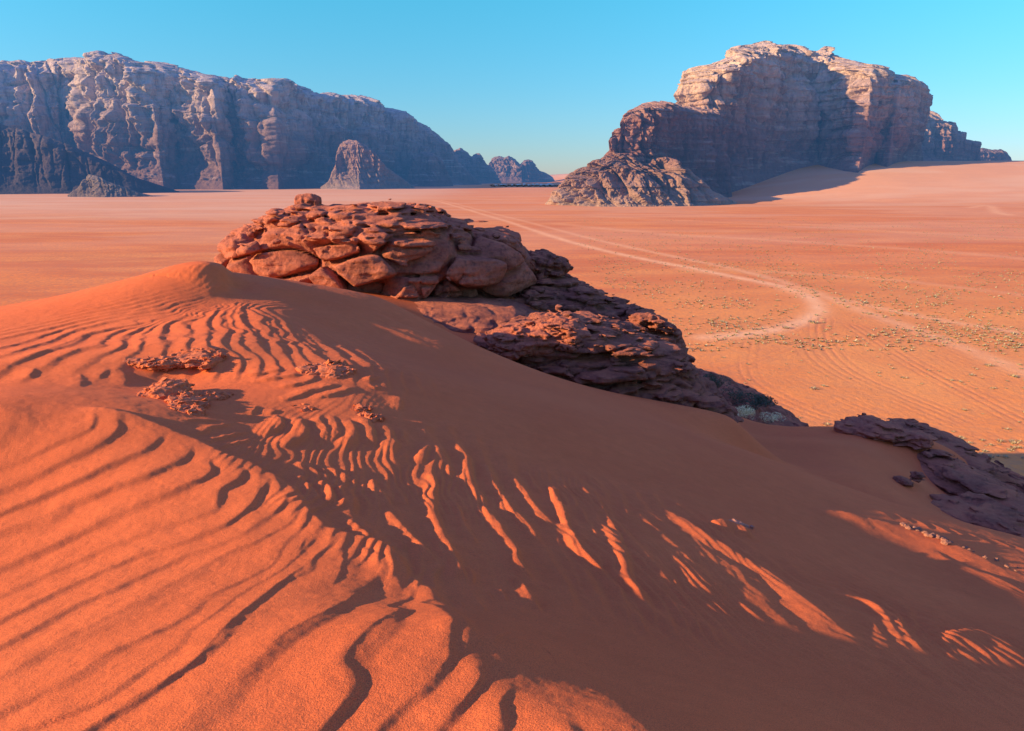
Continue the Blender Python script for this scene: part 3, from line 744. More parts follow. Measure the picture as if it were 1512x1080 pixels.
# ---------------------------------------------------------------- rocks: implicit surface -> quads (surface nets)
def surface_nets(D, org, vox):
    nx, ny, nz = D.shape
    s = D < 0
    c = np.zeros((nx - 1, ny - 1, nz - 1), np.int8)
    for i in (0, 1):
        for j in (0, 1):
            for k in (0, 1):
                c += s[i:nx - 1 + i, j:ny - 1 + j, k:nz - 1 + k]
    act = (c > 0) & (c < 8)
    idx = np.full(act.shape, -1, np.int64); ii = np.argwhere(act); idx[act] = np.arange(len(ii))
    acc = np.zeros((len(ii), 3)); cnt = np.zeros(len(ii))
    I, J, K = ii.T
    for ax in range(3):
        o = [a for a in range(3) if a != ax]
        for p in (0, 1):
            for q in (0, 1):
                off = [0, 0, 0]; off[o[0]] = p; off[o[1]] = q
                a = D[I + off[0], J + off[1], K + off[2]]
                off2 = list(off); off2[ax] = 1
                b = D[I + off2[0], J + off2[1], K + off2[2]]
                m = (a < 0) != (b < 0)
                t = np.where(m, a / np.where(m, a - b, 1), 0)
                pt = np.tile(np.array(off, float), (len(ii), 1)); pt[:, ax] = t
                acc += pt * m[:, None]; cnt += m
    V = (ii + acc / cnt[:, None]) * vox + org
    Q = []
    for ax in range(3):
        sl0 = [slice(1, -1)] * 3; sl1 = [slice(1, -1)] * 3
        sl0[ax] = slice(0, -1); sl1[ax] = slice(1, None)
        m = s[tuple(sl0)] != s[tuple(sl1)]
        e = np.argwhere(m); inside = s[tuple(sl0)][m]
        base_ = e.copy()
        for a in range(3):
            if a != ax: base_[:, a] += 1
        b, c_ = [a for a in range(3) if a != ax]
        def cell(db, dc):
            t = base_.copy(); t[:, b] += db; t[:, c_] += dc
            return idx[t[:, 0], t[:, 1], t[:, 2]]
        q = np.stack([cell(-1, -1), cell(0, -1), cell(0, 0), cell(-1, 0)], 1)
        fl = inside if ax != 1 else ~inside
        q = np.where(fl[:, None], q, q[:, ::-1])
        Q.append(q)
    Q = np.vstack(Q); Q = Q[(Q >= 0).all(1)]
    return V, Q

def mesh_obj(name, V, Q, mat, smooth=True, local=None):
    me = bpy.data.meshes.new(name)
    me.vertices.add(len(V)); me.vertices.foreach_set('co', np.ascontiguousarray(V, np.float32).ravel())
    me.loops.add(Q.size); me.loops.foreach_set('vertex_index', Q.astype(np.int32).ravel())
    me.polygons.add(len(Q)); me.polygons.foreach_set('loop_start', np.arange(0, Q.size, 4, dtype=np.int32))
    if smooth: me.polygons.foreach_set('use_smooth', np.ones(len(Q), bool))
    me.update(calc_edges=True); me.validate(); me.materials.append(mat)
    o = bpy.data.objects.new(name, me); COL.objects.link(o); return o

def loaf(prof, p=2.5):
    """body given by a top and a bottom line: rows (u, v_top, v_bottom, distance, half depth)"""
    r = []
    for u, vt, vb, y, ry in prof:
        x, _, zt = P(u, vt, y); zb = P(u, vb, y)[2]; r.append((x, zt, zb, y, ry))
    r = np.array(sorted(r)); X0 = r[:, 0]
    def f(X, Y, Z):
        zt = np.interp(X, X0, r[:, 1]); zb = np.interp(X, X0, r[:, 2]); yc = np.interp(X, X0, r[:, 3]); ry = np.interp(X, X0, r[:, 4])
        e = np.minimum(X - X0[0], X0[-1] - X)
        hz = np.maximum((zt - zb) / 2, 0.01); zc = (zt + zb) / 2
        q = (np.abs(Y - yc) / ry) ** p + (np.abs(Z - zc) / hz) ** p
        d = (q ** (1 / p) - 1) * np.minimum(ry, hz)
        return np.maximum(d, -e)
    lo = (X0[0], (r[:, 3] - r[:, 4]).min(), r[:, 2].min()); hi = (X0[-1], (r[:, 3] + r[:, 4]).max(), r[:, 1].max())
    return f, lo, hi

def rock(name, body, vox, mat, seed, pil=0.0, pcell=(1, 1, .7), crack=0.0, strata=0.0, speriod=0.25, stop=None, rough=0.1, rscale=1.0, jag=0.0, pad=0.5, cut=True, smooth=True):
    f, lo, hi = body
    lo = np.array(lo) - pad; hi = np.array(hi) + pad
    n = np.ceil((hi - lo) / vox).astype(int) + 2
    X, Y, Z = np.meshgrid(*[lo[i] + np.arange(n[i]) * vox for i in range(3)], indexing='ij')
    D0 = f(X, Y, Z)
    mx = pad + 0.05
    m = np.abs(D0) < mx
    if cut:   # nothing needed deep under the sand
        hz = base(X[:, :, 0], Y[:, :, 0]); D0 = np.where(Z < hz[:, :, None] - 0.6, np.maximum(D0, (hz[:, :, None] - 0.6 - Z)), D0); m &= Z > hz[:, :, None] - 0.9
    x, y, z = X[m], Y[m], Z[m]; d = D0[m].copy()
    wob = 0.35 * rscale * fbm3(x / rscale * .7, y / rscale * .7, z / rscale * .7, 2, seed + 40)
    if pil or crack:
        f1, f2, cid = worley3((x + wob) / pcell[0], (y + wob * .6) / pcell[1], (z + 0.6 * wob) / pcell[2], seed)
        top = 1.0 if stop is None else sstep(stop + 0.25, stop - 0.5, z)
        d -= pil * (0.25 - f1 ** 2 * 0.45 + 1.1 * (cid - 0.5)) * top
        d += crack * (1 - sstep(0.0, 0.22, f2 - f1)) * (0.4 + 0.6 * top)
        pm = sstep(-0.1, 0.35, vnoise3(x / pcell[0] * .6 + 9, y / pcell[0] * .6, z / pcell[2] * .6, seed + 2))
        g1, g2, c2 = worley3(x / pcell[0] * 2.1 + 5 + wob, y / pcell[1] * 2.1, (z + .5 * wob) / pcell[2] * 2.1, seed + 3)
        d -= 0.30 * pil * pm * (0.2 - 0.5 * g1 ** 2 + 1.0 * (c2 - 0.5)); d += 0.4 * crack * pm * (1 - sstep(0.0, 0.2, g2 - g1))
    if strata:
        k = 1.0 if stop is None else 0.18 + 0.82 * sstep(stop - 0.5, stop + 0.2, z)
        zz = (z + 0.25 * wob + 0.06 * x) / speriod
        zi = np.floor(zz); fr = zz - zi
        cell_ = vnoise3(x * 1.1 / rscale, y * 1.1 / rscale, zi * 3.7, seed + 50) + 0.5 * vnoise3(x * 3.6 / rscale, y * 3.6 / rscale, zi * 5.1, seed + 51)
        d -= strata * k * (cell_ * 0.8 + 0.25 * (1 - np.abs(2 * fr - 1) ** 3))
        z3 = zz * 2.7; z3i = np.floor(z3)
        d -= 0.35 * strata * k * vnoise3(x * 4 / rscale, y * 4 / rscale, z3i * 2.3, seed + 52)
    d -= rough * 1.5 * fbm3(x / rscale * 1.3, y / rscale * 1.3, z / rscale * 1.6, 5, seed + 60, 0.55)
    if jag: d -= jag * ridged3(x * 2.5 / rscale, y * 2.5 / rscale, z * 5 / rscale, 4, seed + 70, 0.6)
    D0[m] = d
    D0[0] = D0[-1] = 1; D0[:, 0] = D0[:, -1] = 1; D0[:, :, 0] = D0[:, :, -1] = 1
    V, Q = surface_nets(D0, lo, vox)
    return mesh_obj(name, V, Q, mat, smooth)

def mat_rock(name, a, b, dark, sc=1.0, sandy=True):
    t = NT(name); v = t.coord()
    n1 = t.noise(v, 0.8 * sc, 5, 0.65); n2 = t.noise(v, 6 * sc, 6, 0.7)
    c = t.mix(t.ramp(n1, [(0.35, 0.0), (0.65, 1.0)]), a, b)
    sv = t.coord((0.6, 0.6, 5)); bn = t.noise(sv, 1.6 * sc, 5, 0.7)
    c = t.mix(t.ramp(bn, [(0.34, 0.4), (0.50, 0.0)]), c, dark)
    c = t.mix(t.ramp(n2, [(0.36, 0.6), (0.52, 0.0)]), c, dark)
    c = t.mix(t.ramp(n2, [(0.58, 0.0), (0.75, 0.5)]), c, tuple(min(1, x * 1.35) for x in b))
    if sandy:  # blown sand rests on flat ledges, tops are weathered
        g = t.n.new('ShaderNodeNewGeometry'); s = t.n.new('ShaderNodeSeparateXYZ'); t.link(g.outputs['True Normal'], s.inputs[0])
        f = t.math('MULTIPLY', t.ramp(s.outputs['Z'], [(0.80, 0.0), (0.95, 0.75)]), t.ramp(n1, [(0.4, 0.25), (0.6, 1.0)]))
        c = t.mix(f, c, (0.58, 0.18, 0.075))
    n = t.bump(n2, 1.0, 0.09 / sc); n = t.bump(t.noise(v, 45 * sc, 5, 0.75), 0.7, 0.012 / sc, n); n = t.bump(bn, 0.6, 0.04 / sc, n)
    return t.finish(c, n, 0.93)

def build_rocks():
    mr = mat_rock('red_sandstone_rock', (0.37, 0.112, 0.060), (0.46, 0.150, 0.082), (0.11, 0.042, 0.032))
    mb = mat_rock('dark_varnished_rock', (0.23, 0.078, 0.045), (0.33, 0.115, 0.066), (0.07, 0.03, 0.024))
    mb2 = mat_rock('shade_toned_platform_rock', (0.23, 0.08, 0.048), (0.29, 0.10, 0.06), (0.12, 0.05, 0.04), sandy=True)  # dark tone stands in for the shade below the outcrop
    main_ = [(331,385,396,24.5,.3),(338,352,405,24.5,1.2),(352,340,420,24.4,1.9),(375,334,430,24.2,2.4),(395,320,437,24.1,2.8),(430,309,440,24,3.1),(500,307,443,23.9,3.3),(540,301,443,23.8,3.4),
             (600,306,444,23.8,3.4),(640,313,442,24,3.3),(668,327,440,24.2,3.1),(700,338,438,24.6,2.9),(745,341,432,25,2.6),(768,352,424,25.3,2.2),(780,372,416,25.4,1.6),(803,396,408,25.4,.4)]
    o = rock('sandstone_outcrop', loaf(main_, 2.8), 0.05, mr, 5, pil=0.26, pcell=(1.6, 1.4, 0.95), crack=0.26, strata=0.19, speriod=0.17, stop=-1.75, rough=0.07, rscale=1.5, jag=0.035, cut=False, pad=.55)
    tag(o, 'large rounded red sandstone outcrop with cracked pillow-like blocks, undercut, behind the dune crest', 'rock')
    o = rock('balanced_boulder', loaf([(436,299,306,23.6,.1),(439,288,310,23.6,.33),(450,285,311,23.6,.42),(462,286,311,23.6,.42),(471,291,310,23.6,.33),(474,299,306,23.6,.1)], 3.2), 0.028, mr, 9, pil=.04, pcell=(.5,.5,.4), crack=.03, rough=.03, rscale=.4, strata=.02, speriod=.1, pad=.2, cut=False)
    tag(o, 'small squat boulder perched on the top left of the large rounded outcrop', 'boulder')
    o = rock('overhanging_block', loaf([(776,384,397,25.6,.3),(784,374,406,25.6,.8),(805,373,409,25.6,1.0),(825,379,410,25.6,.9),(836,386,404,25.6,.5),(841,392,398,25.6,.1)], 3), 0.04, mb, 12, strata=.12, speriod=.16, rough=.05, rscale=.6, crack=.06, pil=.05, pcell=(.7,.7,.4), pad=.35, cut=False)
    tag(o, 'dark layered block jutting out at the right end of the large rounded outcrop', 'rock')
    led = [(585,447,480,24.5,.5),(640,441,500,24.5,2.0),(700,437,500,24.8,2.6),(770,420,500,25,3.0),(800,408,500,25.4,3.0),(835,410,520,25.5,3.0),(868,424,540,25,3.0),(890,441,560,24.5,2.8),(912,450,570,24.2,2.6),(945,461,575,23.9,2.3),(965,466,580,23.6,1.9),(985,478,580,23.4,1.5),(1002,490,580,23.4,.9),(1012,520,580,23.4,.4)]
    o = rock('layered_ledge', loaf(led, 2.6), 0.05, mb, 21, strata=.22, speriod=.20, rough=.12, rscale=.9, crack=.10, pil=.10, pcell=(1.3,1.2,.35), pad=.6, cut=False)
    tag(o, 'dark layered rock ledge sloping down right from under the large rounded outcrop', 'rock ledge')
    plat = [(560,444,478,21.2,.4),(590,442,485,21.2,1.6),(640,441,492,21.2,2.4),(700,446,500,21.2,2.7),(760,453,505,21.2,2.6),(800,468,512,21.3,2.1),(850,476,520,21.2,1.6),(880,490,525,21.2,.5)]
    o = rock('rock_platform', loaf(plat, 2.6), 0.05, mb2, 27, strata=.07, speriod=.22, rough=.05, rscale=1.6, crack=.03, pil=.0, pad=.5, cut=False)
    tag(o, 'smooth shaded rock platform right under the undercut side of the large rounded outcrop', 'rock platform')
    tongue = [(925,461,470,22.8,.3),(940,458,476,22.8,.7),(965,464,482,22.8,.8),(985,474,488,22.8,.6),(998,483,488,22.8,.15)]
    o = rock('jutting_slab', loaf(tongue, 3), 0.035, mb, 23, strata=.10, speriod=.12, rough=.05, rscale=.5, pad=.35, cut=False)
    tag(o, 'thin jagged dark slab pointing right over the plain from the layered ledge', 'rock slab')
    crag = [(716,502,512,17.6,.25),(728,493,520,17.6,.8),(745,487,535,17.6,1.2),(790,476,555,17.6,1.6),(830,471,575,17.5,2.0),(868,475,590,17.5,2.2),(900,484,610,17.6,2.3),(950,492,630,17.6,2.3),(985,505,640,17.6,2.1),(1008,528,645,17.5,1.9),(1026,552,645,17.4,1.6),(1044,572,645,17.3,1.4),(1066,588,645,17.2,1.0),(1078,608,640,17.2,.4)]
    o = rock('craggy_outcrop', loaf(crag, 2.4), 0.038, mb, 33, strata=.24, speriod=.17, rough=.12, rscale=1.1, crack=.15, pil=.06, pcell=(1.2,1.0,.38), jag=.04, pad=.55, cut=False)
    tag(o, 'dark craggy outcrop with sunlit top left corner, standing behind the shaded dune slope', 'rock outcrop')
    cap = [(722,497,512,16.3,.3),(740,489,520,16.3,.7),(762,484,522,16.3,.8),(790,481,520,16.4,.8),(812,476,515,16.4,.8),(845,472,512,16.4,.8),(862,480,508,16.4,.4)]
    o = rock('crumbling_cap', loaf(cap, 2.6), 0.03, mr, 35, strata=.10, speriod=.10, rough=.07, rscale=.45, crack=.05, pil=.08, pcell=(.45,.45,.2), pad=.35, cut=False)
    tag(o, 'sunlit crumbling orange rock cap at the left end of the dark craggy outcrop', 'rock')
    back = [(1322,636,668,22,.3),(1345,632,700,21.8,1.6),(1385,643,740,21.6,3.0),(1420,656,760,21.4,3.6),(1450,676,780,21.2,4.0),(1480,693,800,21,4.0),(1512,709,815,20.8,4.0),(1570,745,830,17.6,2.8),(1640,790,860,17,2)]
    o = rock('stepped_ledge', loaf(back, 2.4), 0.045, mb, 43, strata=.22, speriod=.15, rough=.08, rscale=1.4, crack=.06, pil=.04, pcell=(1.6,1.3,.4), pad=.6, cut=False)
    tag(o, 'long dark ledge of stepped thin rock layers along the right edge, above the plain', 'rock ledge')
    front = [(1318,712,724,18.4,.2),(1350,702,750,18.2,1.3),(1390,690,775,18,2.3),(1430,694,795,17.8,2.9),(1470,712,815,17.6,3.1),(1512,735,835,17.4,3.1),(1570,775,860,17.2,2.5),(1640,820,880,17,1.8)]
    o = rock('lower_ledge', loaf(front, 2.4), 0.04, mb, 47, strata=.19, speriod=.13, rough=.06, rscale=1.3, crack=.05, pil=.03, pcell=(1.6,1.3,.35), pad=.55, cut=False)
    tag(o, 'lower dark ledge of thin layers half buried in sand below the stepped ledge', 'rock ledge')
    foot = [(1375,765,785,14.6,.4),(1410,758,800,14.5,1.0),(1460,760,815,14.3,1.4),(1512,768,830,14.1,1.5),(1580,800,840,13.8,1)]
    o = rock('buried_ledge', loaf(foot, 2.4), 0.035, mb, 48, strata=.14, speriod=.12, rough=.06, rscale=.8, crack=.05, pad=.4, cut=False)
    tag(o, 'lowest flat dark ledge just above the dune shoulder at the right edge', 'rock ledge')
    red = [(1236,630,636,20.4,.2),(1250,627,642,20.4,.5),(1275,622,644,20.3,.7),(1300,625,646,20.2,.8),(1325,631,650,20.1,.7),(1350,637,652,20,.6),(1372,643,652,19.9,.2)]
    o = rock('red_slab', loaf(red, 2.8), 0.035, mr, 51, strata=.09, speriod=.10, rough=.05, rscale=.6, pad=.35, cut=False)
    tag(o, 'low sunlit red slab on the far sand rim, above the stepped ledge', 'rock slab')
    scree = [(1030,565,610,36,1),(1050,560,640,36,4),(1075,567,650,36,5),(1100,579,650,37,5),(1130,593,650,38,5),(1155,606,650,38,4),(1178,620,640,38,2)]
    o = rock('rubble_bank', loaf(scree, 2.2), 0.11, mb, 55, strata=.1, speriod=.5, rough=.25, rscale=1.2, pil=.25, pcell=(.7,.7,.6), pad=1.0, cut=False)
    tag(o, 'shaded rubble bank with bushes on it, between the craggy outcrop and the plain', 'rubble slope')
    for pr, vx, sd, lb in (
        ([(1322,709,712,15.8,.08),(1330,706,716,15.8,.2),(1340,708,717,15.8,.2),(1345,713,716,15.8,.06)], .02, 61, 'small dark stone sticking out of the shaded sand left of the lower ledge'),
        ([(1345,702,705,16.2,.06),(1353,699,707,16.2,.16),(1362,702,706,16.2,.06)], .02, 62, 'smallest dark stone in the shaded sand, just above the other lone stone')):
        o = rock('stone', loaf(pr, 2.5), vx, mb, sd, strata=.05, speriod=.07, rough=.03, rscale=.3, pad=.2, cut=False)
        tag(o, lb, 'stone')

def crumble(o, n, seed, y):
    """breaks the skin of a crust into many small tilted chips, all in the crust's own mesh"""
    me = o.data; r = np.random.default_rng(seed)
    co = np.empty(len(me.vertices) * 3, np.float32); me.vertices.foreach_get('co', co); co = co.reshape(-1, 3)
    hb = base(co[:, 0], co[:, 1]); vis = np.where(co[:, 2] > hb - 0.01)[0]
    if len(vis) < 10: return
    bm = bmesh.new(); bm.from_mesh(me)
    from mathutils import Matrix, Vector, Euler
    for k in r.choice(vis, n):
        c = Vector(co[k].tolist()); s = float(.0085 * np.exp(r.normal(0, .55)) * y / 6.0)
        m = Matrix.Translation(c) @ Euler((r.normal(0, .35), r.normal(0, .35), r.uniform(0, 6.3))).to_matrix().to_4x4()
        vs = []
        for dx in (-1, 1):
            for dy in (-1, 1):
                for dz in (-1, 1):
                    vs.append(bm.verts.new(m @ Vector((dx * s * r.uniform(.6, 1.3), dy * s * r.uniform(.5, 1.1), dz * s * r.uniform(.12, .35)))))
        for f in ((0, 1, 3, 2), (4, 6, 7, 5), (0, 4, 5, 1), (2, 3, 7, 6), (0, 2, 6, 4), (1, 5, 7, 3)): bm.faces.new([vs[i] for i in f])
    bm.to_mesh(me); bm.free()

def build_crusts():
    mc = mat_rock('crusted_sand', (0.55, 0.135, 0.045), (0.68, 0.18, 0.06), (0.28, 0.075, 0.035), sc=9)
    def on(u, v):   # distance of the dune along this pixel's ray
        h = hit(u, v); return h[1]
    specs = [
     ([(258,521,527),(275,517,531),(295,513,533),(310,514,533),(322,520,531),(330,526,529)], 'crust of hard dark sand on the dune, upper right of the long thin crust', .30, .011),
     ([(152,532,535),(180,528,538),(215,526,538),(245,527,537),(268,534,536)], 'long thin crust of hard sand lying flat on the lit dune', .16, .010),
     ([(212,578,583),(222,560,586),(235,552,588),(250,551,588),(262,560,586),(272,576,584)], 'largest rough clump of crusted sand, standing highest on the left dune', .34, .012),
     ([(250,584,590),(262,578,600),(280,576,604),(292,584,603),(305,592,600)], 'crumbly sand crust right below the largest clump', .22, .011),
     ([(252,602,606),(268,595,612),(285,596,613),(300,605,610)], 'lowest crumbly crust in front of the clumps', .14, .010),
     ([(288,584,588),(300,576,592),(312,578,592),(322,584,590)], 'small crust lobe right of the largest clump', .14, .010),
     ([(318,580,584),(328,577,590),(338,579,589),(342,584,587)], 'smallest crust lobe farthest right of the clump group', .12, .010),
     ([(440,542,546),(460,536,549),(480,536,551),(500,540,552),(522,547,551)], 'flat dark crust at the lower end of the ripple fan', .22, .011),
     ([(430,601,604),(440,598,606),(452,598,607),(460,602,605)], 'small dark crust in the middle of the sand ripples', .10, .008),
     ([(515,603,606),(528,599,608),(545,601,607)], 'thin crust above the dark crust beside the shaded slope', .10, .008),
     ([(526,613,617),(538,609,621),(550,611,621),(560,615,619)], 'dark crust lying beside the shaded slope, lowest of the pair', .12, .008),
     ([(1074,765,773),(1085,762,774),(1098,768,778),(1108,777,782)], 'bright sunlit flake of rock alone on the shaded slope', .05, .010),
    ]
    for i, (pr, lb, ry, vx) in enumerate(specs):
        uc = sum(p[0] for p in pr) / len(pr); vc = sum(p[2] for p in pr) / len(pr)
        y = on(uc, vc)
        vx = vx * y / 6.5
        prof = []
        for j, (u, a, b) in enumerate(pr):
            e = 0.25 if j in (0, len(pr) - 1) else 1.0
            prof.append((u, b - (b - a) * 0.5, b + 4, y + 0.05, ry * e * y / 6.5 * .8))
        o = rock('sand_crust' if i < 11 else 'rock_flake', loaf(prof, 2.2), vx, mc if i < 11 else M_PALE, 80 + i, strata=.010, speriod=.018, rough=.022, rscale=.20, jag=.024, crack=.0, pil=.0, pcell=(.10,.10,.05), pad=.12, cut=False)
        if i < 11: crumble(o, 30 + int(380 * ry), 200 + i, y)
        tag(o, lb, 'sand crust' if i < 11 else 'rock flake')
    # stones in a row on the sunlit shoulder
    r = random.Random(5)
    path = [(1338,786),(1352,789),(1365,795),(1376,798),(1388,802),(1398,807),(1420,812),(1436,818),(1455,826),(1470,829),(1488,836),(1506,842)]
    names = []
    n = 0
    protos = []
    for k in range(5):
        bm = bmesh.new(); bmesh.ops.create_icosphere(bm, subdivisions=3, radius=1)
        q = np.array([v.co[:] for v in bm.verts])
        f1, f2, c = worley3(q[:, 0] * 1.3 + k * 9, q[:, 1] * 1.3, q[:, 2] * 1.3, k)
        s = 1 + 0.35 * (c - 0.5) + 0.22 * fbm3(q[:, 0] * 2 + k, q[:, 1] * 2, q[:, 2] * 2, 4, k)
        for v, a in zip(bm.verts, s): v.co = v.co * float(a); v.co.z *= 0.72
        me = bpy.data.meshes.new('stone'); bm.to_mesh(me); bm.free(); me.materials.append(M_PALE)
        protos.append(me)
    for i, (u, v) in enumerate(path):
        for j in range(2 if i > 5 else 4):
            uu = u + r.uniform(-7, 7); vv = v + r.uniform(-3, 3); h = hit(uu, vv)
            if h is None: continue
            x, y = h; s = r.uniform(0.014, 0.034) * (1.1 if i < 6 else 0.7)
            o = bpy.data.objects.new('stone', protos[r.randrange(5)]); COL.objects.link(o)
            z = float(hill_at(x, y))
            o.location = (x, y, z + s * 0.3); o.scale = (s * r.uniform(.8, 1.5), s, s); o.rotation_euler = (r.uniform(-.4, .4), r.uniform(-.4, .4), r.uniform(0, 6.3))
            tag(o, 'small pale stone in the row of stones on the sunlit dune shoulder at the right', 'stone', 'row of pale stones on the dune shoulder')

_hill_cache = {}
def hill_at(x, y):
    """height of the finished dune surface (with ripples) from the built grid"""
    from mathutils.bvhtree import BVHTree
    from mathutils import Vector
    if 't' not in _hill_cache:
        me = bpy.data.objects['sand_dune'].data
        n = len(me.vertices); co = np.empty(n * 3, np.float32); me.vertices.foreach_get('co', co); co = co.reshape(-1, 3)
        # only the shoulder region is needed
        m = (co[:, 0] > 3) & (co[:, 0] < 9) & (co[:, 1] > 4) & (co[:, 1] < 11)
        _hill_cache['t'] = co[m]
    c = _hill_cache['t']; k = np.argmin((c[:, 0] - x) ** 2 + (c[:, 1] - y) ** 2)
    return c[k, 2]
# ---------------------------------------------------------------- vegetation and the far camp
def leaf_mat(name, c1, c2):
    t = NT(name); v = t.coord(); n = t.noise(v, 3.0, 3)
    g = t.n.new('ShaderNodeNewGeometry')
    c = t.mix(g.outputs['Random Per Island'], c1, c2)
    return t.finish(c, None, 0.8)

def tuft_mesh(name, n, h, spread, seed, mat, w=0.035):
    r = random.Random(seed); vs = []; fs = []
    for i in range(n):
        a = r.uniform(0, 6.283); rr = spread * math.sqrt(r.random()) * 0.7
        bx, by = rr * math.cos(a), rr * math.sin(a)
        lean = r.uniform(0.1, 0.9); hh = h * r.uniform(0.45, 1.0) * (1 - 0.5 * rr / spread)
        tx, ty = bx + math.cos(a) * lean * spread * 0.55, by + math.sin(a) * lean * spread * 0.55
        px, py = -math.sin(a) * w, math.cos(a) * w
        k = len(vs)
        mz = hh * 0.6; mx_, my_ = (bx + tx) / 2, (by + ty) / 2
        vs += [(bx - px, by - py, -0.05), (bx + px, by + py, -0.05), (mx_ + px * 1.3, my_ + py * 1.3, mz), (mx_ - px * 1.3, my_ - py * 1.3, mz), (tx, ty, hh)]
        fs += [(k, k + 1, k + 2, k + 3), (k + 3, k + 2, k + 4)]
    me = bpy.data.meshes.new(name); me.from_pydata(vs, [], fs); me.materials.append(mat); return me

def shrub(name, loc, rx, ry, h, n, mat, mat2, seed, label, cat='shrub'):
    r = random.Random(seed)
    e = bpy.data.objects.new(name, None); COL.objects.link(e); e.location = loc
    vs = []; fs = []; lobes = [(r.uniform(-.6, .6), r.uniform(-.6, .6), r.uniform(.35, .7), r.uniform(.35, .6)) for _ in range(9)]
    for i in range(n):
        lx, ly, lz, lr = lobes[r.randrange(9)]
        d = np.array([r.gauss(0, 1), r.gauss(0, 1), r.gauss(0, 1)]); d /= np.linalg.norm(d); d *= lr * r.uniform(.55, 1) ** .5
        p = np.array([(lx + d[0]) * rx, (ly + d[1]) * ry, max(0.02, (lz + d[2] * .8)) * h])
        s = r.uniform(.03, .07) * (rx + h) * .5
        t = np.array([r.gauss(0, 1), r.gauss(0, 1), r.gauss(.6, .6)]); t /= np.linalg.norm(t); b = np.cross(t, [r.gauss(0, 1), r.gauss(0, 1), r.gauss(0, 1)]); b /= np.linalg.norm(b)
        k = len(vs); vs += [tuple(p - t * s - b * s * .1), tuple(p + b * s * .35), tuple(p + t * s), tuple(p - b * s * .35)]; fs.append((k, k + 1, k + 2, k + 3))
    me = bpy.data.meshes.new('foliage'); me.from_pydata(vs, [], fs); me.materials.append(mat)
    o = bpy.data.objects.new('foliage', me); COL.objects.link(o); o.parent = e
    vs = []; fs = []
    for i in range(16):
        a = r.uniform(0, 6.28); q = r.uniform(.2, .8); x1, y1, z1 = math.cos(a) * q * rx, math.sin(a) * q * ry, r.uniform(.4, .8) * h
        w = .012 * (rx + h); k = len(vs)
        for (dx, dy) in ((w, 0), (-w * .5, w), (-w * .5, -w)): vs.append((dx, dy, -.1))
        for (dx, dy) in ((w, 0), (-w * .5, w), (-w * .5, -w)): vs.append((x1 + dx * .4, y1 + dy * .4, z1))
        fs += [(k, k + 1, k + 4, k + 3), (k + 1, k + 2, k + 5, k + 4), (k + 2, k, k + 3, k + 5)]
    me = bpy.data.meshes.new('stem'); me.from_pydata(vs, [], fs); me.materials.append(mat2)
    o = bpy.data.objects.new('stem', me); COL.objects.link(o); o.parent = e
    tag(e, label, cat); return e

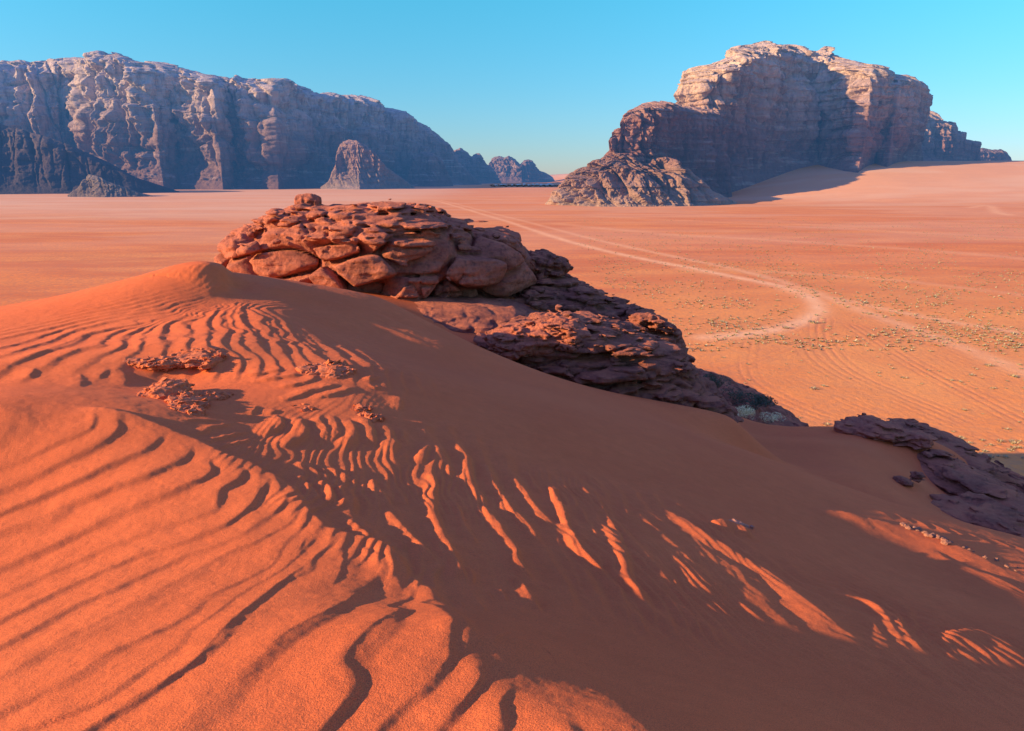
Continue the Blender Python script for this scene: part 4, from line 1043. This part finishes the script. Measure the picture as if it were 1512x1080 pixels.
def build_plants():
    green = leaf_mat('desert_bush_leaf', (0.055, 0.085, 0.045), (0.11, 0.14, 0.08))
    pale = leaf_mat('dry_yellow_leaf', (0.72, 0.68, 0.30), (0.85, 0.82, 0.45))
    dry = leaf_mat('dry_tuft_leaf', (0.24, 0.21, 0.11), (0.44, 0.35, 0.19))
    wood = NT('dry_wood').finish((0.16, 0.11, 0.08), None, 0.9)
    # tufts on the plain
    r = random.Random(12)
    protos = [tuft_mesh('grass_tuft', 46, 1.0, 0.9, i, dry) for i in range(6)]
    def dens(u, v):
        if v < 405: return 0
        d = 0
        if 985 < u < 1215 and 418 < v < 492: d += 1.3 * (1 - abs(v - 455) / 60)
        if v > 470 and u > 1080: d += 0.55
        if v > 405 and u > 1215: d += 0.35
        if 1000 < u < 1100 and v > 490: d += .2
        return d
    spots = []
    while len(spots) < 430:
        u = r.uniform(940, 1560); v = 405 + 275 * r.random() ** 1.0
        if r.random() * 1.4 > dens(u, v): continue
        x, y = gp(u, v)
        if (x - 8) ** 2 + (y - 25) ** 2 < 45 ** 2: continue
        if float(vnoise2(np.array([x / 11.]), np.array([y / 11.]), 77)[0]) + r.uniform(-.55, .75) < 0.1: continue
        spots.append((u, v, x, y, min(1.0, .30 * math.exp(r.gauss(0, .42)))))
    spots.sort(key=lambda s: -(s[4] / s[3]))
    def fz(x, y): return float(floor_z(np.array([x]), np.array([y]))[0])
    for i, (u, v, x, y, s) in enumerate(spots[:298]):
        o = bpy.data.objects.new('grass_tuft', protos[i % 6]); COL.objects.link(o)
        o.location = (x, y, fz(x, y) - .02); o.scale = (s * r.uniform(1.2, 1.9), s * r.uniform(1.2, 1.9), s * r.uniform(.7, 1)); o.rotation_euler = (0, 0, r.uniform(0, 6.3))
        tag(o, 'dry yellow-green grass tuft growing on the red sand plain', 'grass tuft', 'grass tufts scattered over the plain')
    # farther tufts: too many and too small to count
    vs = []; fs = []
    def add(x, y, s, z=None):
        z = fz(x, y) if z is None else float(z); k = len(vs)
        for j in range(5):
            a = r.uniform(0, 6.28); dx, dy = math.cos(a) * s, math.sin(a) * s
            k = len(vs); vs.extend([(x - dy * .5, y + dx * .5, z - .03), (x + dy * .5, y - dx * .5, z - .03), (x + dx * .8, y + dy * .8, z + s * r.uniform(.5, .9))]); fs.append((k, k + 1, k + 2))
    for (u, v, x, y, s) in spots[298:]: add(x, y, s)
    n = 0
    cand = [(r.uniform(830, 1600), r.uniform(322, 520)) for _ in range(16000)]
    CX, CY = gp(np.array([c[0] for c in cand]), np.array([c[1] for c in cand])); CZ = floor_z(CX, CY)
    NN = vnoise2(np.array([c[0] for c in cand]) / 60., np.array([c[1] for c in cand]) / 14., 5)
    for ci, (u, v) in enumerate(cand):
        if n >= 5200: break
        if NN[ci] + r.uniform(-.5, .6) < 0.05: continue
        if v < 470 and u < 830 + (v - 322) * .6: continue
        add(CX[ci], CY[ci], r.uniform(.22, .6), CZ[ci]); n += 1
    me = bpy.data.meshes.new('low_scrub'); me.from_pydata(vs, [], fs); me.materials.append(dry)
    o = bpy.data.objects.new('low_scrub', me); COL.objects.link(o); tag(o, 'fine dry scrub dotted over the far plain', 'scrub', kind='stuff')
    # bushes on the shaded rubble bank
    def bp(u, v, y):
        a, b = ray(u, v); return (float(a) * y, y, float(b) * y)
    shrub('green_shrub', bp(1058, 574, 33), .75, .7, .75, 1500, green, wood, 1, 'dark green shrub beside the right end of the craggy outcrop, highest on the rubble bank')
    shrub('green_shrub', bp(1112, 604, 33.5), 1.3, 1.0, .75, 2400, green, wood, 2, 'wide grey-green bush in the middle of the shaded rubble bank')
    shrub('green_shrub', bp(1082, 592, 33.5), .8, .7, .6, 1300, green, wood, 5, 'small grey-green bush left of the widest bush on the rubble bank')
    shrub('pale_shrub', bp(1097, 618, 31), .72, .5, .60, 1500, pale, wood, 3, 'pale yellow dry shrub at the foot of the craggy outcrop, the larger one')
    shrub('pale_shrub', bp(1139, 622, 31), .62, .45, .42, 1100, pale, wood, 4, 'low pale yellow shrub, right one of the two pale shrubs')

def build_camp():
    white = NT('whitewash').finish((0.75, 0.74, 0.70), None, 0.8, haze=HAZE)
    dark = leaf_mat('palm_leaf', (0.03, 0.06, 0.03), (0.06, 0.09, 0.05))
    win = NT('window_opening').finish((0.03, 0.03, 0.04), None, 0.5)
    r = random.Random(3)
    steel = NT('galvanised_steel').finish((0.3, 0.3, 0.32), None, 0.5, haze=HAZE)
    us = [733, 741, 745, 757, 766, 774, 781, 787, 793, 799, 805, 811, 818]
    for i, u in enumerate(us):
        x, y = gp(u, 274.6 - (i % 3) * .5); z = float(floor_z(np.array([x]), np.array([y]))[0])
        bm = bmesh.new(); w, d, h = r.uniform(5, 11), r.uniform(5, 8), r.uniform(3.2, 6)
        def box(a, b, c, e, f, g):
            m = bmesh.ops.create_cube(bm, size=1)['verts']
            for q in m: q.co = ((a + b) / 2 + q.co.x * (b - a), (c + e) / 2 + q.co.y * (e - c), (f + g) / 2 + q.co.z * (g - f))
        box(-w, w, -d, d, -1, h)
        for (a, b, c, e) in ((-w, w, -d, -d + .4), (-w, w, d - .4, d), (-w, -w + .4, -d + .4, d - .4), (w - .4, w, -d + .4, d - .4)): box(a, b, c, e, h + .002, h + .8)
        if i % 2: box(-w * .5, w * .3, -d * .5, d * .5, h + .003, h + 2.6)
        me = bpy.data.meshes.new('house'); bm.to_mesh(me); bm.free(); me.materials.append(white)
        o = bpy.data.objects.new('house', me); COL.objects.link(o); o.location = (x, y, z)
        tag(o, 'tiny flat-roofed white house in the row at the foot of the far range', 'house', 'far white houses')
        vs, fs = [], []
        for k in range(3):
            xx = -w * .6 + k * w * .6; q = len(vs)
            vs += [(xx - .5, -d - .01, 1), (xx + .5, -d - .01, 1), (xx + .5, -d - .01, 2.2), (xx - .5, -d - .01, 2.2)]; fs.append((q, q + 1, q + 2, q + 3))
        me = bpy.data.meshes.new('windows'); me.from_pydata(vs, [], fs); me.materials.append(win)
        c = bpy.data.objects.new('window_row', me); COL.objects.link(c); c.parent = o
    vs = []; fs = []
    tu = [(r.uniform(724, 826), r.uniform(275.2, 276.6)) for _ in range(2600)]
    TX, TY = gp(np.array([c[0] for c in tu]), np.array([c[1] for c in tu])); TZ = floor_z(TX, TY)
    for i in range(2600):
        u = tu[i][0]; x, y, z = float(TX[i]), float(TY[i]), float(TZ[i])
        hh = 7 * (0.4 + 0.6 * abs(math.sin(u * .37))) * r.random() ** .6; s = r.uniform(.6, 1.6)
        a = [r.gauss(0, s) for _ in range(6)]; k = len(vs)
        vs += [(x + r.gauss(0, 3), y + r.gauss(0, 3), z + hh), (x + a[0] + s, y + a[1], z + hh + a[2] * .5), (x + a[3], y + a[4] + s, z + hh + a[5] * .7)]; fs.append((k, k + 1, k + 2))
    me = bpy.data.meshes.new('far_trees'); me.from_pydata(vs, [], fs); me.materials.append(dark)
    o = bpy.data.objects.new('far_trees', me); COL.objects.link(o); tag(o, 'dark green line of far trees along the white houses', 'trees', kind='stuff')
    x, y = gp(748, 275.5); z = float(floor_z(np.array([x]), np.array([y]))[0])
    bm = bmesh.new()
    for (dx, dy) in ((1.2, 0), (-.6, 1), (-.6, -1)):
        bmesh.ops.create_cone(bm, segments=6, radius1=.35, radius2=.3, depth=46, cap_ends=True, matrix=__import__('mathutils').Matrix.Translation((dx, dy, 23)))
    for k in range(12):
        m = bmesh.ops.create_cube(bm, size=1)['verts']
        for q in m: q.co = (q.co.x * 2.4, q.co.y * 2.4, q.co.z * .3 + 2 + k * 3.8)
    me = bpy.data.meshes.new('lattice_mast'); bm.to_mesh(me); bm.free(); me.materials.append(steel)
    o = bpy.data.objects.new('lattice_mast', me); COL.objects.link(o); o.location = (x, y, z)
    tag(o, 'thin lattice mast rising above the far white houses', 'mast')
# ---------------------------------------------------------------- camera, sun, sky
def finish_scene():
    cam = bpy.data.cameras.new('camera'); cam.sensor_width = 36; cam.lens = 36 * F / 1512
    cam.clip_start = 0.1; cam.clip_end = 60000
    co = bpy.data.objects.new('camera', cam); COL.objects.link(co)
    co.location = (0, 0, 0); co.rotation_euler = (math.pi / 2 - PITCH, 0, 0)
    scene.camera = co
    sun = bpy.data.lights.new('sun', 'SUN'); sun.energy = SUN_E; sun.angle = math.radians(0.53); sun.color = (1.0, 0.69, 0.38)
    so = bpy.data.objects.new('sun', sun); COL.objects.link(so)
    from mathutils import Vector
    so.rotation_euler = Vector(S_DIR).to_track_quat('Z', 'Y').to_euler()
    w = bpy.data.worlds.new('World'); scene.world = w; w.use_nodes = True
    nt = w.node_tree; bg = nt.nodes['Background']
    sky = nt.nodes.new('ShaderNodeTexSky'); sky.sky_type = 'NISHITA'; sky.sun_disc = False
    sky.sun_elevation = SUN_EL
    sky.sun_rotation = math.atan2(S_DIR[0], S_DIR[1])
    sky.altitude = 900; sky.air_density = 1.0; sky.dust_density = 0.1; sky.ozone_density = 3.0
    mx = nt.nodes.new('ShaderNodeMix'); mx.data_type = 'RGBA'; mx.blend_type = 'MULTIPLY'; mx.inputs[0].default_value = 1
    mx.inputs[7].default_value = SKY_TINT
    # sky tint: blue kept to the horizon, unseen upper part raised as fill light
    tc = nt.nodes.new('ShaderNodeTexCoord'); sp = nt.nodes.new('ShaderNodeSeparateXYZ'); cr = nt.nodes.new('ShaderNodeValToRGB')
    nt.links.new(tc.outputs['Generated'], sp.inputs[0]); nt.links.new(sp.outputs['Z'], cr.inputs['Fac'])
    e = cr.color_ramp.elements
    e[0].position = 0.0; e[0].color = SKY_LOW; e[1].position = 0.23; e[1].color = SKY_TINT
    k = cr.color_ramp.elements.new(0.08); k.color = SKY_MID
    k = cr.color_ramp.elements.new(0.6); k.color = SKY_UP_FILL
    nt.links.new(cr.outputs['Color'], mx.inputs[7])
    nt.links.new(sky.outputs[0], mx.inputs[6]); nt.links.new(mx.outputs[2], bg.inputs['Color'])
    bg.inputs['Strength'].default_value = SKY_S
    scene.view_settings.view_transform = 'Standard'; scene.view_settings.look = 'None'
    scene.view_settings.exposure = 0; scene.view_settings.gamma = 1
    scene.render.engine = 'CYCLES'; scene.cycles.max_bounces = 4; scene.cycles.diffuse_bounces = 3
    scene.cycles.use_denoising = True
NCOL, NROW = 1250, 1000
SUN_E = 10.4; SKY_UP_FILL = (2.15, 1.75, 3.25, 1); SKY_S = 0.15; SKY_TINT = (0.50, 1.50, 1.42, 1); SKY_LOW = (0.62, 0.66, 0.90, 1); SKY_MID = (0.62, 0.96, 1.08, 1)
M_SAND = mat_sand(); M_FLOOR = mat_floor(); M_PALE = mat_rock('pale_stone', (0.56, 0.24, 0.13), (0.66, 0.31, 0.17), (0.28, 0.12, 0.08), sc=4, sandy=False)
build_hill()
build_floor()
build_far()
build_rocks()
build_crusts()
build_plants()
build_camp()
finish_scene()
